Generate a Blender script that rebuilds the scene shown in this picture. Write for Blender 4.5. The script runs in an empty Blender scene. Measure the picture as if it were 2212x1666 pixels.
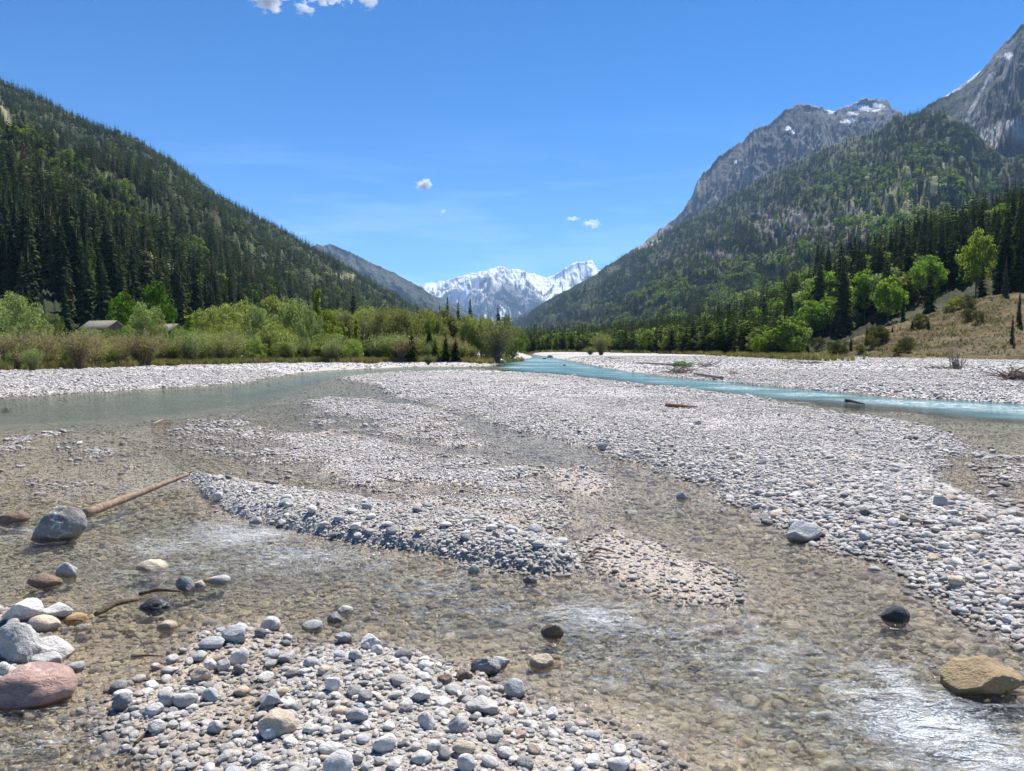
import bpy, math, random
import numpy as np
from mathutils import Vector, Matrix
R = math.radians
scene = bpy.context.scene
C = scene.collection
random.seed(7)
rng = np.random.default_rng(7)

# ---------------------------------------------------------------- camera
CAMZ = 1.65
TILT = R(2.94)
F, CX, CY = 1579.5, 1106.0, 833.0            # focal length and centre in a 2212 px wide picture
cam_d = bpy.data.cameras.new('camera'); cam = bpy.data.objects.new('camera', cam_d); C.objects.link(cam)
cam.location = (0, 0, CAMZ); cam.rotation_euler = (R(90) - TILT, 0, 0)
cam_d.sensor_fit = 'HORIZONTAL'; cam_d.sensor_width = 36; cam_d.angle = R(70)
cam_d.clip_start = 0.1; cam_d.clip_end = 60000
scene.camera = cam

# ---------------------------------------------------------------- sky, sun, exposure
SUN_AZ, SUN_EL = R(28), R(56)                # azimuth to the right of the view direction (+Y)
world = bpy.data.worlds.new('World'); scene.world = world; world.use_nodes = True
wt = world.node_tree; wt.nodes.clear()
sky = wt.nodes.new('ShaderNodeTexSky'); sky.sky_type = 'NISHITA'; sky.sun_disc = False
sky.sun_elevation = SUN_EL; sky.sun_rotation = SUN_AZ
sky.altitude = 900; sky.air_density = 0.62; sky.dust_density = 0.0; sky.ozone_density = 5.0
bg = wt.nodes.new('ShaderNodeBackground'); bg.inputs[1].default_value = 0.091
hs = wt.nodes.new('ShaderNodeHueSaturation'); hs.inputs['Saturation'].default_value = 1.28
# thin high cirrus, laid out over the sky by direction
tc = wt.nodes.new('ShaderNodeTexCoord')
mp = wt.nodes.new('ShaderNodeMapping'); mp.inputs['Scale'].default_value = (3, 2, 22); mp.inputs['Rotation'].default_value = (0, R(4), 0)
nz = wt.nodes.new('ShaderNodeTexNoise'); nz.inputs['Scale'].default_value = 1.6; nz.inputs['Detail'].default_value = 7; nz.inputs['Roughness'].default_value = 0.6; nz.inputs['Distortion'].default_value = 0.4
cr = wt.nodes.new('ShaderNodeValToRGB'); cr.color_ramp.elements[0].position = 0.475; cr.color_ramp.elements[1].position = 0.86
sx = wt.nodes.new('ShaderNodeSeparateXYZ')
lo = wt.nodes.new('ShaderNodeMapRange'); lo.inputs[1].default_value = 0.04; lo.inputs[2].default_value = 0.30; lo.inputs[3].default_value = 0.8; lo.inputs[4].default_value = 0.0
mu = wt.nodes.new('ShaderNodeMath'); mu.operation = 'MULTIPLY'
mx = wt.nodes.new('ShaderNodeMix'); mx.data_type = 'RGBA'; mx.inputs[7].default_value = (4.2, 5.6, 7.4, 1)
out = wt.nodes.new('ShaderNodeOutputWorld')
L = wt.links.new
L(tc.outputs['Generated'], mp.inputs[0]); L(mp.outputs[0], nz.inputs['Vector']); L(nz.outputs[0], cr.inputs[0])
L(tc.outputs['Generated'], sx.inputs[0]); L(sx.outputs[2], lo.inputs[0]); L(cr.outputs[0], mu.inputs[0]); L(lo.outputs[0], mu.inputs[1])
L(sky.outputs[0], hs.inputs['Color']); L(hs.outputs[0], mx.inputs[6]); L(mu.outputs[0], mx.inputs[0]); L(mx.outputs[2], bg.inputs[0]); L(bg.outputs[0], out.inputs[0])

sun_d = bpy.data.lights.new('sun', 'SUN'); sun = bpy.data.objects.new('sun', sun_d); C.objects.link(sun)
sun_d.energy = 4.9; sun_d.angle = R(0.53); sun_d.color = (1.0, 0.955, 0.90)
sv = Vector((math.sin(SUN_AZ) * math.cos(SUN_EL), math.cos(SUN_AZ) * math.cos(SUN_EL), math.sin(SUN_EL)))
sun.rotation_euler = sv.to_track_quat('Z', 'Y').to_euler()
scene.view_settings.view_transform = 'Standard'; scene.view_settings.look = 'None'
scene.view_settings.exposure = 0.92; scene.view_settings.gamma = 1
cy = scene.cycles
cy.max_bounces = 6; cy.diffuse_bounces = 3; cy.glossy_bounces = 2; cy.transmission_bounces = 3
cy.transparent_max_bounces = 8; cy.volume_bounces = 2; cy.use_denoising = True
cy.sample_clamp_indirect = 3; cy.sample_clamp_direct = 40; cy.use_adaptive_sampling = False

# ---------------------------------------------------------------- helpers
def tag(o, label=None, cat=None, group=None, kind=None):
    if label: o['label'] = label
    if cat: o['category'] = cat
    if group: o['group'] = group
    if kind: o['kind'] = kind
    return o

def ray(px, py):
    a, b = (px - CX) / F, (CY - py) / F
    return np.array([a, math.cos(TILT) + b * math.sin(TILT), -math.sin(TILT) + b * math.cos(TILT)])
def gp(px, py, z=0.0):                        # where the line of sight through a picture point meets height z
    d = ray(px, py); k = (z - CAMZ) / d[2]
    return (d[0] * k, d[1] * k)
def at(px, py, Y):
    d = ray(px, py); k = Y / d[1]
    return (d[0] * k, Y, CAMZ + d[2] * k)
def pix(X, Y, Z):
    z = Z - CAMZ
    f = Y * math.cos(TILT) - z * math.sin(TILT); u = Y * math.sin(TILT) + z * math.cos(TILT)
    return CX + F * X / f, CY - F * u / f

def _h(ix, iy, s):
    n = (ix * 374761393 + iy * 668265263 + s * 1442695041) & 0xffffffff
    n = ((n ^ (n >> 13)) * 1274126177) & 0xffffffff
    return ((n ^ (n >> 16)) & 0xffffff) / float(0xffffff)
def vn(x, y, s=0):
    ix = np.floor(x).astype(np.int64); iy = np.floor(y).astype(np.int64)
    fx = x - ix; fy = y - iy; fx = fx * fx * (3 - 2 * fx); fy = fy * fy * (3 - 2 * fy)
    a = _h(ix, iy, s); b = _h(ix + 1, iy, s); c = _h(ix, iy + 1, s); d = _h(ix + 1, iy + 1, s)
    return (a + (b - a) * fx) * (1 - fy) + (c + (d - c) * fx) * fy
def fbm(x, y, o=4, s=0, g=0.5):               # about -1..1
    t = 0; a = 1; n = 0
    for i in range(o):
        t = t + a * (vn(x, y, s + i) * 2 - 1); n += a; a *= g; x = x * 2.03 + 11.3; y = y * 2.03 + 5.7
    return t / n * 1.3
def ridged(x, y, o=4, s=0, g=0.55):           # 0..1, sharp crests
    t = 0; a = 1; n = 0
    for i in range(o):
        v = 1 - np.abs(vn(x, y, s + i) * 2 - 1); t = t + a * v * v; n += a; a *= g; x = x * 2.1 + 3.1; y = y * 2.1 + 7.9
    return t / n
def sstep(a, b, x):
    t = np.clip((x - a) / (b - a), 0, 1); return t * t * (3 - 2 * t)

def sdist(poly, X, Y):                        # signed distance to a polygon, positive inside
    p = np.array(poly, float); n = len(p)
    lo = p.min(0) - 6; hi = p.max(0) + 6
    res = np.full(X.shape, -6.0)
    m = (X > lo[0]) & (X < hi[0]) & (Y > lo[1]) & (Y < hi[1])
    x = X[m]; y = Y[m]
    if x.size == 0: return res
    d = np.full(x.shape, 1e9); ins = np.zeros(x.shape, bool)
    for i in range(n):
        ax, ay = p[i]; bx, by = p[(i + 1) % n]; ex, ey = bx - ax, by - ay
        L2 = ex * ex + ey * ey + 1e-12
        t = np.clip(((x - ax) * ex + (y - ay) * ey) / L2, 0, 1)
        d = np.minimum(d, (x - ax - t * ex) ** 2 + (y - ay - t * ey) ** 2)
        if ay != by:
            c = ((ay > y) != (by > y)) & (x < ex * (y - ay) / ey + ax); ins ^= c
    d = np.sqrt(d); res[m] = np.where(ins, d, -d)
    return res

def mesh_np(name, V, Fc, mat=None, smooth=True, link=True):
    me = bpy.data.meshes.new(name)
    V = np.asarray(V, np.float32); Fc = np.asarray(Fc, np.int32); k = Fc.shape[1]
    me.vertices.add(len(V)); me.vertices.foreach_set('co', V.ravel())
    me.loops.add(Fc.size); me.loops.foreach_set('vertex_index', Fc.ravel())
    me.polygons.add(len(Fc)); me.polygons.foreach_set('loop_start', np.arange(0, Fc.size, k, dtype=np.int32))
    me.polygons.foreach_set('loop_total', np.full(len(Fc), k, np.int32))
    if smooth: me.polygons.foreach_set('use_smooth', np.ones(len(Fc), bool))
    me.update(calc_edges=True)
    if mat: me.materials.append(mat)
    if not link: return me
    o = bpy.data.objects.new(name, me); C.objects.link(o); return o
def grid_faces(nr, nc):
    i = np.arange(nr - 1)[:, None] * nc + np.arange(nc - 1)[None, :]
    return np.stack([i, i + 1, i + nc + 1, i + nc], -1).reshape(-1, 4)
def vattr(me, name, arr):
    if arr.ndim == 1:
        a = me.attributes.new(name, 'FLOAT', 'POINT'); a.data.foreach_set('value', arr.astype(np.float32))
    elif arr.shape[1] == 3 and name != 'col':
        a = me.attributes.new(name, 'FLOAT_VECTOR', 'POINT'); a.data.foreach_set('vector', arr.astype(np.float32).ravel())
    else:
        c = np.ones((len(arr), 4), np.float32); c[:, :3] = arr[:, :3]
        a = me.attributes.new(name, 'FLOAT_COLOR', 'POINT'); a.data.foreach_set('color', c.ravel())

class NT:                                      # small helper for material node trees
    def __init__(s, name):
        s.m = bpy.data.materials.new(name); s.m.use_nodes = True; s.t = s.m.node_tree; s.t.nodes.clear()
        s.out = s.t.nodes.new('ShaderNodeOutputMaterial')
    def n(s, ty, ins=None, **kw):
        nd = s.t.nodes.new('ShaderNode' + ty)
        for k, v in kw.items(): setattr(nd, k, v)
        for k, v in (ins or {}).items(): s.set(nd.inputs[k], v)
        return nd
    def set(s, sock, v):
        if isinstance(v, bpy.types.NodeSocket): s.t.links.new(v, sock)
        else:
            try: sock.default_value = v
            except Exception: sock.default_value = tuple(v) + (1,)
    def math(s, op, a, b=0.0, clamp=False):
        nd = s.n('Math', operation=op, use_clamp=clamp); s.set(nd.inputs[0], a); s.set(nd.inputs[1], b); return nd.outputs[0]
    def mix(s, f, a, b, blend='MIX'):
        nd = s.n('Mix', data_type='RGBA', blend_type=blend); s.set(nd.inputs[0], f); s.set(nd.inputs[6], a); s.set(nd.inputs[7], b); return nd.outputs[2]
    def ramp(s, f, stops, interp='LINEAR'):
        nd = s.n('ValToRGB'); r = nd.color_ramp; r.interpolation = interp
        while len(r.elements) < len(stops): r.elements.new(0.5)
        for e, (p, c) in zip(r.elements, stops):
            e.position = p; e.color = (c if isinstance(c, tuple) else (c, c, c)) + (1,)
        s.set(nd.inputs[0], f); return nd.outputs[0]
    def noise(s, vec, scale, detail=3, rough=0.55, dist=0.0):
        nd = s.n('TexNoise', {'Scale': scale, 'Detail': detail, 'Roughness': rough, 'Distortion': dist})
        if vec is not None: s.set(nd.inputs['Vector'], vec)
        return nd.outputs[0]
    def vor(s, vec, scale, feature='F1', outp='Distance'):
        nd = s.n('TexVoronoi', {'Scale': scale}, feature=feature)
        s.set(nd.inputs['Vector'], vec); return nd.outputs[outp]
    def mapr(s, v, a, b, c=0.0, d=1.0):
        nd = s.n('MapRange'); s.set(nd.inputs[0], v)
        for i, q in zip((1, 2, 3, 4), (a, b, c, d)): nd.inputs[i].default_value = q
        return nd.outputs[0]
    def bump(s, h, strength=0.5, dist=0.01, normal=None):
        nd = s.n('Bump', {'Height': h, 'Strength': strength, 'Distance': dist})
        if normal is not None: s.set(nd.inputs['Normal'], normal)
        return nd.outputs[0]
    def bsdf(s, col, rough=0.8, normal=None, spec=0.5, **kw):
        nd = s.n('BsdfPrincipled'); s.set(nd.inputs['Base Color'], col); s.set(nd.inputs['Roughness'], rough); s.set(nd.inputs['Specular IOR Level'], spec)
        if normal is not None: s.set(nd.inputs['Normal'], normal)
        for k, v in kw.items(): s.set(nd.inputs[k], v)
        return nd.outputs[0]
    def done(s, sh): s.t.links.new(sh, s.out.inputs[0]); return s.m

# ---------------------------------------------------------------- the riverbed
def G(pts, z=0.0): return [gp(x, y, z) for x, y in pts]
BARS = [
 # outline (picture points on the water plane), height near, height far, side slope
 dict(n='main', H=0.27, HF=0.07, k=0.42, p=G([(740,818),(800,808),(900,803),(1000,800),(1100,803),(1200,810),(1300,821),(1400,832),(1500,843),(1600,856),(1720,871),(1760,884),(1850,897),(1950,915),(2030,933),(2075,960),(2040,1000),(2030,1040),(2090,1080),(2190,1120),(2330,1150),(2700,1200),(2700,1560),(2330,1480),(2180,1385),(2110,1345),(2040,1300),(1970,1255),(1890,1215),(1820,1190),(1780,1165),(1700,1148),(1620,1103),(1530,1052),(1450,1022),(1340,990),(1250,962),(1180,943),(1110,927),(1050,908),(1005,892),(960,884),(900,868),(850,848),(810,832)])),
 dict(n='mid', H=0.026, HF=0.022, k=0.15, p=G([(655,872),(700,861),(780,863),(870,874),(960,889),(990,903),(1000,930),(1070,965),(1010,962),(930,952),(850,938),(760,922),(790,905),(720,893)])),
 dict(n='spread', H=0.034, HF=0.026, k=0.13, p=G([(560,925),(640,932),(760,945),(880,962),(1000,985),(1130,1003),(1170,1020),(1195,1060),(1240,1110),(1243,1150),(1190,1158),(1090,1130),(970,1105),(860,1082),(760,1050),(670,1005),(600,970)])),
 dict(n='cut', H=0.16, HF=0.13, k=1.2, p=G([(395,1020),(470,1035),(560,1058),(650,1070),(760,1085),(900,1105),(1050,1128),(1180,1160),(1240,1195),(1265,1228),(1185,1243),(1060,1222),(930,1200),(800,1184),(700,1164),(600,1143),(520,1115),(455,1080),(415,1050)])),
 dict(n='red', H=0.035, HF=0.03, k=0.1, p=G([(1175,1010),(1250,1015),(1310,1050),(1315,1080),(1260,1075),(1200,1050)])),
 dict(n='flat', H=0.02, HF=0.02, k=0.08, p=G([(1230,1130),(1330,1130),(1400,1160),(1450,1200),(1540,1230),(1600,1265),(1600,1300),(1530,1310),(1440,1290),(1340,1265),(1270,1230)])),
 dict(n='spit', H=0.12, HF=0.06, k=0.28, p=G([(560,1500),(600,1440),(680,1405),(780,1395),(880,1400),(1000,1440),(1150,1500),(1250,1535),(1350,1590),(1440,1650),(1530,1760),(1560,2200),(500,2200),(440,1720),(470,1600),(540,1560)])),
 dict(n='spitleft', H=0.03, HF=0.03, k=0.2, p=G([(235,1520),(330,1500),(470,1480),(560,1500),(540,1560),(470,1600),(440,1720),(380,1650),(270,1560)])),
 dict(n='cobbles', H=0.015, HF=0.01, k=0.15, p=G([(425,1400),(450,1365),(560,1360),(610,1390),(600,1440),(520,1480),(430,1470)])),
 dict(n='leftrocks', H=0.02, HF=0.02, k=0.2, p=G([(-200,1330),(0,1315),(90,1330),(130,1380),(100,1440),(60,1500),(-200,1500)])),
 dict(n='shoal', H=-0.004, HF=-0.004, k=0.2, p=G([(330,905),(560,903),(700,925),(800,960),(700,1030),(560,1058),(420,1012),(340,965)])),
 dict(n='shoalmid', H=-0.018, HF=-0.01, k=0.2, p=G([(640,880),(900,905),(1000,915),(1130,965),(1230,1000),(1180,1010),(1000,990),(860,965),(700,940),(600,910)])),
 dict(n='shoalleft', H=-0.024, HF=-0.022, k=0.2, p=G([(-200,935),(150,930),(330,915),(420,1012),(390,1040),(200,1100),(-300,1090)])),
 dict(n='shoalnear', H=-0.030, HF=-0.03, k=0.2, p=G([(150,1340),(430,1330),(700,1330),(850,1380),(600,1440),(420,1500),(200,1500)])),
 dict(n='shoalright', H=0.004, HF=0.004, k=0.2, p=G([(2010,1000),(2070,962),(2130,960),(2250,990),(2500,1030),(2500,1190),(2330,1165),(2190,1135),(2090,1090),(2025,1045)])),
 dict(n='leftbank', H=0.34, HF=0.42, k=0.2, p=G([(-700,880),(0,860),(100,853),(200,847),(400,836),(520,827),(590,814),(640,806),(690,801),(780,797),(900,792),(1000,792),(1050,791),(1085,784),(1120,777),(1150,772),(1135,768)]) + [(10,900),(-900,900),(-900,20)]),
 dict(n='rightbank', H=0.30, HF=0.36, k=0.16, p=[(4,900)] + G([(1155,766),(1200,773),(1255,783),(1330,798),(1450,814),(1600,827),(1750,842),(1950,858),(2212,872),(2900,905)]) + [(900,20),(900,900)]),
]
DEEP = [  # (outline, depth)
 (G([(1150,768),(1200,772),(1255,783),(1330,798),(1450,814),(1600,827),(1750,842),(1950,858),(2212,872),(2900,905),(2900,960),(2212,905),(2000,888),(1850,876),(1750,868),(1600,852),(1450,836),(1300,818),(1200,808),(1090,799),(1060,795),(1090,784),(1130,776)]), 0.55),
 (G([(-700,885),(0,862),(400,840),(520,830),(640,810),(700,804),(900,796),(1060,795),(1000,799),(800,806),(720,822),(640,848),(560,872),(420,895),(200,912),(0,920),(-700,960)]), 0.30),
]
PITS = [G([(895,1049),(930,1045),(985,1050),(1012,1056),(985,1064),(930,1063)]), G([(828,1036),(880,1034),(893,1042),(860,1048),(832,1045)]), G([(1200,1058),(1265,1068),(1270,1086),(1215,1080)]), G([(1245,1125),(1300,1130),(1310,1150),(1255,1148)])]
def ground(X, Y, full=False):
    r = np.hypot(X, Y)
    w1 = fbm(X * 1.1, Y * 1.1, 4, 31); w2 = fbm(X * 4.3, Y * 4.3, 3, 41)
    wob = (w1 * 0.22 + w2 * 0.06) * np.clip(r / 12, 0.45, 2.2)
    bed = -0.105 + 0.05 * fbm(X * 0.8, Y * 0.8, 4, 51)
    for poly, d in DEEP:
        s = sdist(poly, X, Y) + wob * 0.6
        bed = np.minimum(bed, np.clip(-s * 0.22, -d, 0.0) + 0.0 * s) if False else np.where(s > -1, np.minimum(bed, -np.clip((s + 0.4) * 0.25, 0.05, d)), bed)
    g = bed.copy(); best = np.full(X.shape, -9.0); which = np.full(X.shape, -1)
    for i, b in enumerate(BARS):
        s = sdist(b['p'], X, Y) + wob * (0.7 if b['k'] > 0.3 else 1.0)
        H = b['H'] + (b['HF'] - b['H']) * sstep(8, 26, Y)
        if b['n'] == 'main': k = np.where(Y > 16, 0.10, b['k'])
        else: k = b['k']
        hb = np.where(s > 0, H * (1 - np.exp(-s * k / np.maximum(H, 1e-3))), s * 0.16)
        if b['n'].startswith('shoal'): hb = np.where(s > 0, H - .06 * np.exp(-s / .5), -.06 + s * .16) + .022 * fbm(X * 4.5, Y * 5.5, 3, 66)
        m = hb > g; g = np.where(m, hb, g); which = np.where(m, i, which); best = np.where(m, s, best)
    for p in PITS:
        s = sdist(p, X, Y); g = np.where(s > -0.7, np.minimum(g, np.where(s > 0, -np.minimum(s * .3, .03), -s * 0.09)), g)
    # braided little channels and hummocks
    g = g + 0.030 * fbm(X * 1.7, Y * 2.2, 5, 61) * np.clip(r / 8, 0.6, 2) * (1 - sstep(40, 90, r)) + 0.05 * fbm(X * 0.35, Y * 0.35, 3, 71) * sstep(18, 40, r) * (g > 0.05)
    thr = sstep(.72, .92, ridged(X * .55 + Y * .18 + .5 * fbm(X * .6, Y * .6, 2, 12), Y * .5 - X * .12, 2, 15)); low_ = (which == 1) | (which == 2); g = np.where(low_, g - .05 * thr + .018 * fbm(X * 1.1, Y * 1.4, 3, 18), g)
    # old shallow river terraces
    g = g + sstep(55, 140, Y) * 0.15 * (g > 0.1)
    if full: return g, best, which
    return g

def polar(r0, r1, nr, az, nc, extra=()):
    r = np.concatenate([np.geomspace(r0, r1, nr), np.array(extra)]) if len(extra) else np.geomspace(r0, r1, nr)
    a = np.linspace(-az, az, nc)
    rr, aa = np.meshgrid(r, a, indexing='ij')
    return rr * np.sin(aa), rr * np.cos(aa), len(r), nc

X, Y, nr, nc = polar(1.5, 260, 900, R(56), 900, (320, 420, 600, 900, 1500, 2600, 5000, 12500))
Z, BS, WH = ground(X.ravel(), Y.ravel(), True)
gr_sand = np.zeros(Z.shape)
def zone(pts, X, Y, soft): return sstep(-soft, soft, sdist(G(pts), X, Y))
SAND = [(([(1175,1005),(1250,1010),(1315,1045),(1325,1085),(1260,1085),(1190,1055)]), 0.15),
        ([(1230,1120),(1330,1120),(1420,1160),(1560,1230),(1600,1290),(1530,1310),(1440,1290),(1340,1265),(1270,1230)], 0.2),
        ([(500,1040),(700,1050),(900,1080),(1150,1125),(1230,1165),(1180,1155),(1000,1115),(760,1080),(600,1062)], 0.12),
        ([(560,905),(760,930),(860,950),(850,965),(640,940)], 0.3),
        ([(180,1360),(420,1350),(560,1400),(420,1500),(200,1520),(110,1440)], 0.3),
        ([(1230,1480),(1330,1500),(1420,1560),(1330,1590),(1250,1540)], 0.15)]
def sand_amt(X, Y):
    s = np.zeros(X.shape)
    for pts, soft in SAND: s = np.maximum(s, zone(pts, X, Y, soft))
    far = sstep(0.25, 0.6, fbm(X * 0.05 + 3, Y * 0.35, 3, 81)) * sstep(22, 34, Y) * (X > 0)
    return np.maximum(s, far * 0.8)
gr_sand = sand_amt(X.ravel(), Y.ravel())
px, py = pix(X.ravel(), Y.ravel(), Z)
veg = sstep(0.75, 1.4, sdist([(-200,1000),(-200,10)] + [gp(x, y, .4) for x, y in [(-700,822),(0,803),(150,797),(300,788),(600,783),(900,779),(1030,778),(1120,772),(1140,768)]] + [(0,1000)], X.ravel(), Y.ravel()) * 0.35 + 0.6 * fbm(X.ravel() * 0.4, Y.ravel() * 0.4, 4, 91))
veg = np.maximum(veg, sstep(85, 110, Y.ravel()) * sstep(-0.05, 0.4, fbm(X.ravel() * 0.03, Y.ravel() * 0.05, 3, 95) - 0.25 + sstep(150, 330, Y.ravel())) * (Z > 0))
def gravel_nodes(t, pos):
    """colour of gravel from cells of three sizes"""
    cells = []
    for sc in (9.0, 26.0, 70.0):
        c = t.n('TexVoronoi', {'Scale': sc}); t.set(c.inputs['Vector'], pos)
        s = t.n('SeparateColor'); t.set(s.inputs[0], c.outputs['Color'])
        cells.append((s.outputs[0], s.outputs[1], c.outputs['Distance']))
    return cells
def mat_ground():
    t = NT('riverbed_gravel')
    geo = t.n('NewGeometry'); pos = geo.outputs['Position']
    sp = t.n('SeparateXYZ'); t.set(sp.inputs[0], pos); z = sp.outputs[2]
    dist = t.n('VectorMath', operation='LENGTH'); t.set(dist.inputs[0], pos); r = dist.outputs['Value']
    cells = gravel_nodes(t, pos)
    grey = [(0.0, (.24, .235, .23)), (0.2, (.42, .41, .40)), (0.5, (.55, .535, .53)), (0.72, (.66, .645, .64)), (0.85, (.52, .46, .40)), (0.95, (.46, .37, .33)), (1.0, (.74, .73, .72))]
    c1 = t.ramp(cells[0][0], grey); c2 = t.ramp(cells[1][0], grey); c3 = t.ramp(cells[2][0], grey)
    far = t.mapr(r, 6, 26)
    fine = t.mix(0.5, c3, c2)
    base = t.mix(far, fine, t.mix(0.55, c2, c1))
    near_sand = t.mix(t.noise(pos, 30, 4), (.20, .17, .135), (.36, .32, .26))
    base = t.mix(t.mapr(r, 9, 5, 0.2, 0.8), base, near_sand)
    a = t.n('Attribute', attribute_name='sand').outputs['Fac']
    sandc = t.mix(t.noise(pos, 6, 5), (.34, .295, .26), (.45, .40, .36))
    grit = t.ramp(cells[2][1], [(0, .55), (1, 1.2)])
    sandc = t.mix(0.7, sandc, grit, 'MULTIPLY')
    base = t.mix(a, base, sandc)
    v = t.n('Attribute', attribute_name='veg').outputs['Fac']
    vegc = t.ramp(t.noise(pos, 1.7, 6, 0.65), [(0.3, (.14, .125, .06)), (0.42, (.24, .20, .12)), (0.52, (.33, .29, .22)), (0.62, (.42, .39, .35))])
    base = t.mix(v, base, vegc)
    # wet near and below the water line
    n = t.noise(pos, 5, 3)
    wl = t.math('ADD', z, t.math('MULTIPLY', t.math('SUBTRACT', n, 0.5), 0.03))
    wet = t.mapr(wl, 0.0, 0.035, 1, 0)
    wetc = t.mix(1.0, base, (.90, .83, .70), 'MULTIPLY')
    base = t.mix(wet, base, wetc)
    h = t.math('ADD', t.math('MULTIPLY', cells[1][2], -1.0), t.math('MULTIPLY', cells[2][2], -0.4))
    h = t.math('ADD', h, t.math('MULTIPLY', cells[0][2], t.math('MULTIPLY', far, -3.0)))
    bm = t.bump(h, 0.9, 0.02)
    t.done(t.bsdf(base, t.math('SUBTRACT', 0.9, t.math('MULTIPLY', wet, 0.5)), bm, 0.35)); return t.m
gobj = mesh_np('riverbed', np.stack([X.ravel(), Y.ravel(), Z], 1), grid_faces(nr, nc), mat_ground())
vattr(gobj.data, 'sand', gr_sand); vattr(gobj.data, 'veg', veg)
tag(gobj, kind='structure')

# ---------------------------------------------------------------- the water
WX, WY, nr, nc = polar(1.5, 330, 760, R(56), 760)
wx, wy = WX.ravel(), WY.ravel()
wg = ground(wx, wy); depth = np.clip(-wg, 0, 1)
ppx, ppy = pix(wx, wy, np.zeros(wx.shape))
def blob(cx, cy, rx, ry, rot=0):               # soft patch of broken water round a spot
    X0, Y0 = gp(cx, cy); Xr = gp(cx + rx, cy)[0] - X0; Yr = (gp(cx, cy - ry)[1] - gp(cx, cy + ry)[1]) / 2
    c, s = math.cos(rot), math.sin(rot); dx, dy = wx - X0, wy - Y0
    return np.exp(-(((dx * c + dy * s) / Xr) ** 2 + ((-dx * s + dy * c) / Yr) ** 2))
turb = np.full(wx.shape, 0.35)
for a in [(560,1190,330,55,0),(420,1130,160,40,0),(300,1180,170,40,0),(1000,1290,330,60,0),(1450,1400,300,120,0),(1900,1500,400,200,0),(2050,1600,300,100,0),(1300,1350,160,60,0),(150,1580,240,90,0)]:
    turb = np.maximum(turb, 0.35 + 0.75 * blob(*a))
turb = np.maximum(turb, 0.62 * sstep(960, 1100, ppy)); turb = np.where(ppy < 930, 0.30, turb)
foamz = np.zeros(wx.shape)
for a, s in [((530,1160,110,28,0),.9),((470,1145,90,20,0),.8),((640,1205,160,28,0),.75),((360,1180,110,18,0),.7),((230,1120,70,30,0),.35),((1280,1335,110,34,0),.85),((1170,1365,60,20,0),.45),((800,1215,160,22,0),.5),((300,1050,120,16,0),.45),((2000,1565,190,80,0),1.1),((2130,1635,150,60,0),1.1),((1950,1490,60,60,0),1.0),((1880,1600,200,50,0),.6),((1750,1560,260,90,0),.4),((420,1230,260,30,0),.5),((1050,1240,200,25,0),.4),((1500,1360,220,50,0),.55),((1650,1440,260,80,0),.55),((1400,1450,200,60,0),.45),((1300,1250,140,20,0),.3),((120,1600,200,50,0),.4),((950,1275,140,25,0),.45),((1100,1330,130,30,0),.4),((60,1150,80,15,0),.5),((1750,1390,120,30,0),.4)]:
    foamz = np.maximum(foamz, s * blob(a[0], a[1], a[2] * 1.25, a[3] * 1.5, a[4]))
main_s = sdist(DEEP[0][0], wx, wy)
milky = sstep(-0.9, 1.6, main_s + 0.9 * fbm(wx * .4, wy * .4, 3, 5)) * 0.80
milky = np.maximum(milky, 0.26 * sstep(0, 2.5, sdist(DEEP[1][0], wx, wy)) * sstep(400, 760, ppx))
foamz = np.maximum(foamz, 1.0 * sstep(0.5, 2.0, main_s) * sstep(-0.25, 0.6, fbm(wx * 0.22 + wy * .1, wy * 0.5, 3, 8) + 0.45 * sstep(1200, 2300, ppx) - 0.1))
fl = fbm(wx * 1.6 + wy * 0.8, wy * 4.5 - wx * 1.2, 3, 101) * 0.010 + fbm(wx * 6 + 2 * wy, wy * 9 - 2 * wx, 2, 111) * 0.0030
far_f = np.clip(12 / np.hypot(wx, wy), 0.15, 1)
fl = fl + 0.03 * np.clip(turb - .5, 0, 1) * ridged(wx * 1.3 + wy * .7, wy * 3.2 - wx * 1.1, 3, 121)
wz = fl * turb * (0.5 + 0.9 * (turb > .36)) * np.where(far_f < 1, np.maximum(far_f, 0.35), 1)
wz = np.where(depth < 0.03, wz * 0.35, wz)
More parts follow.
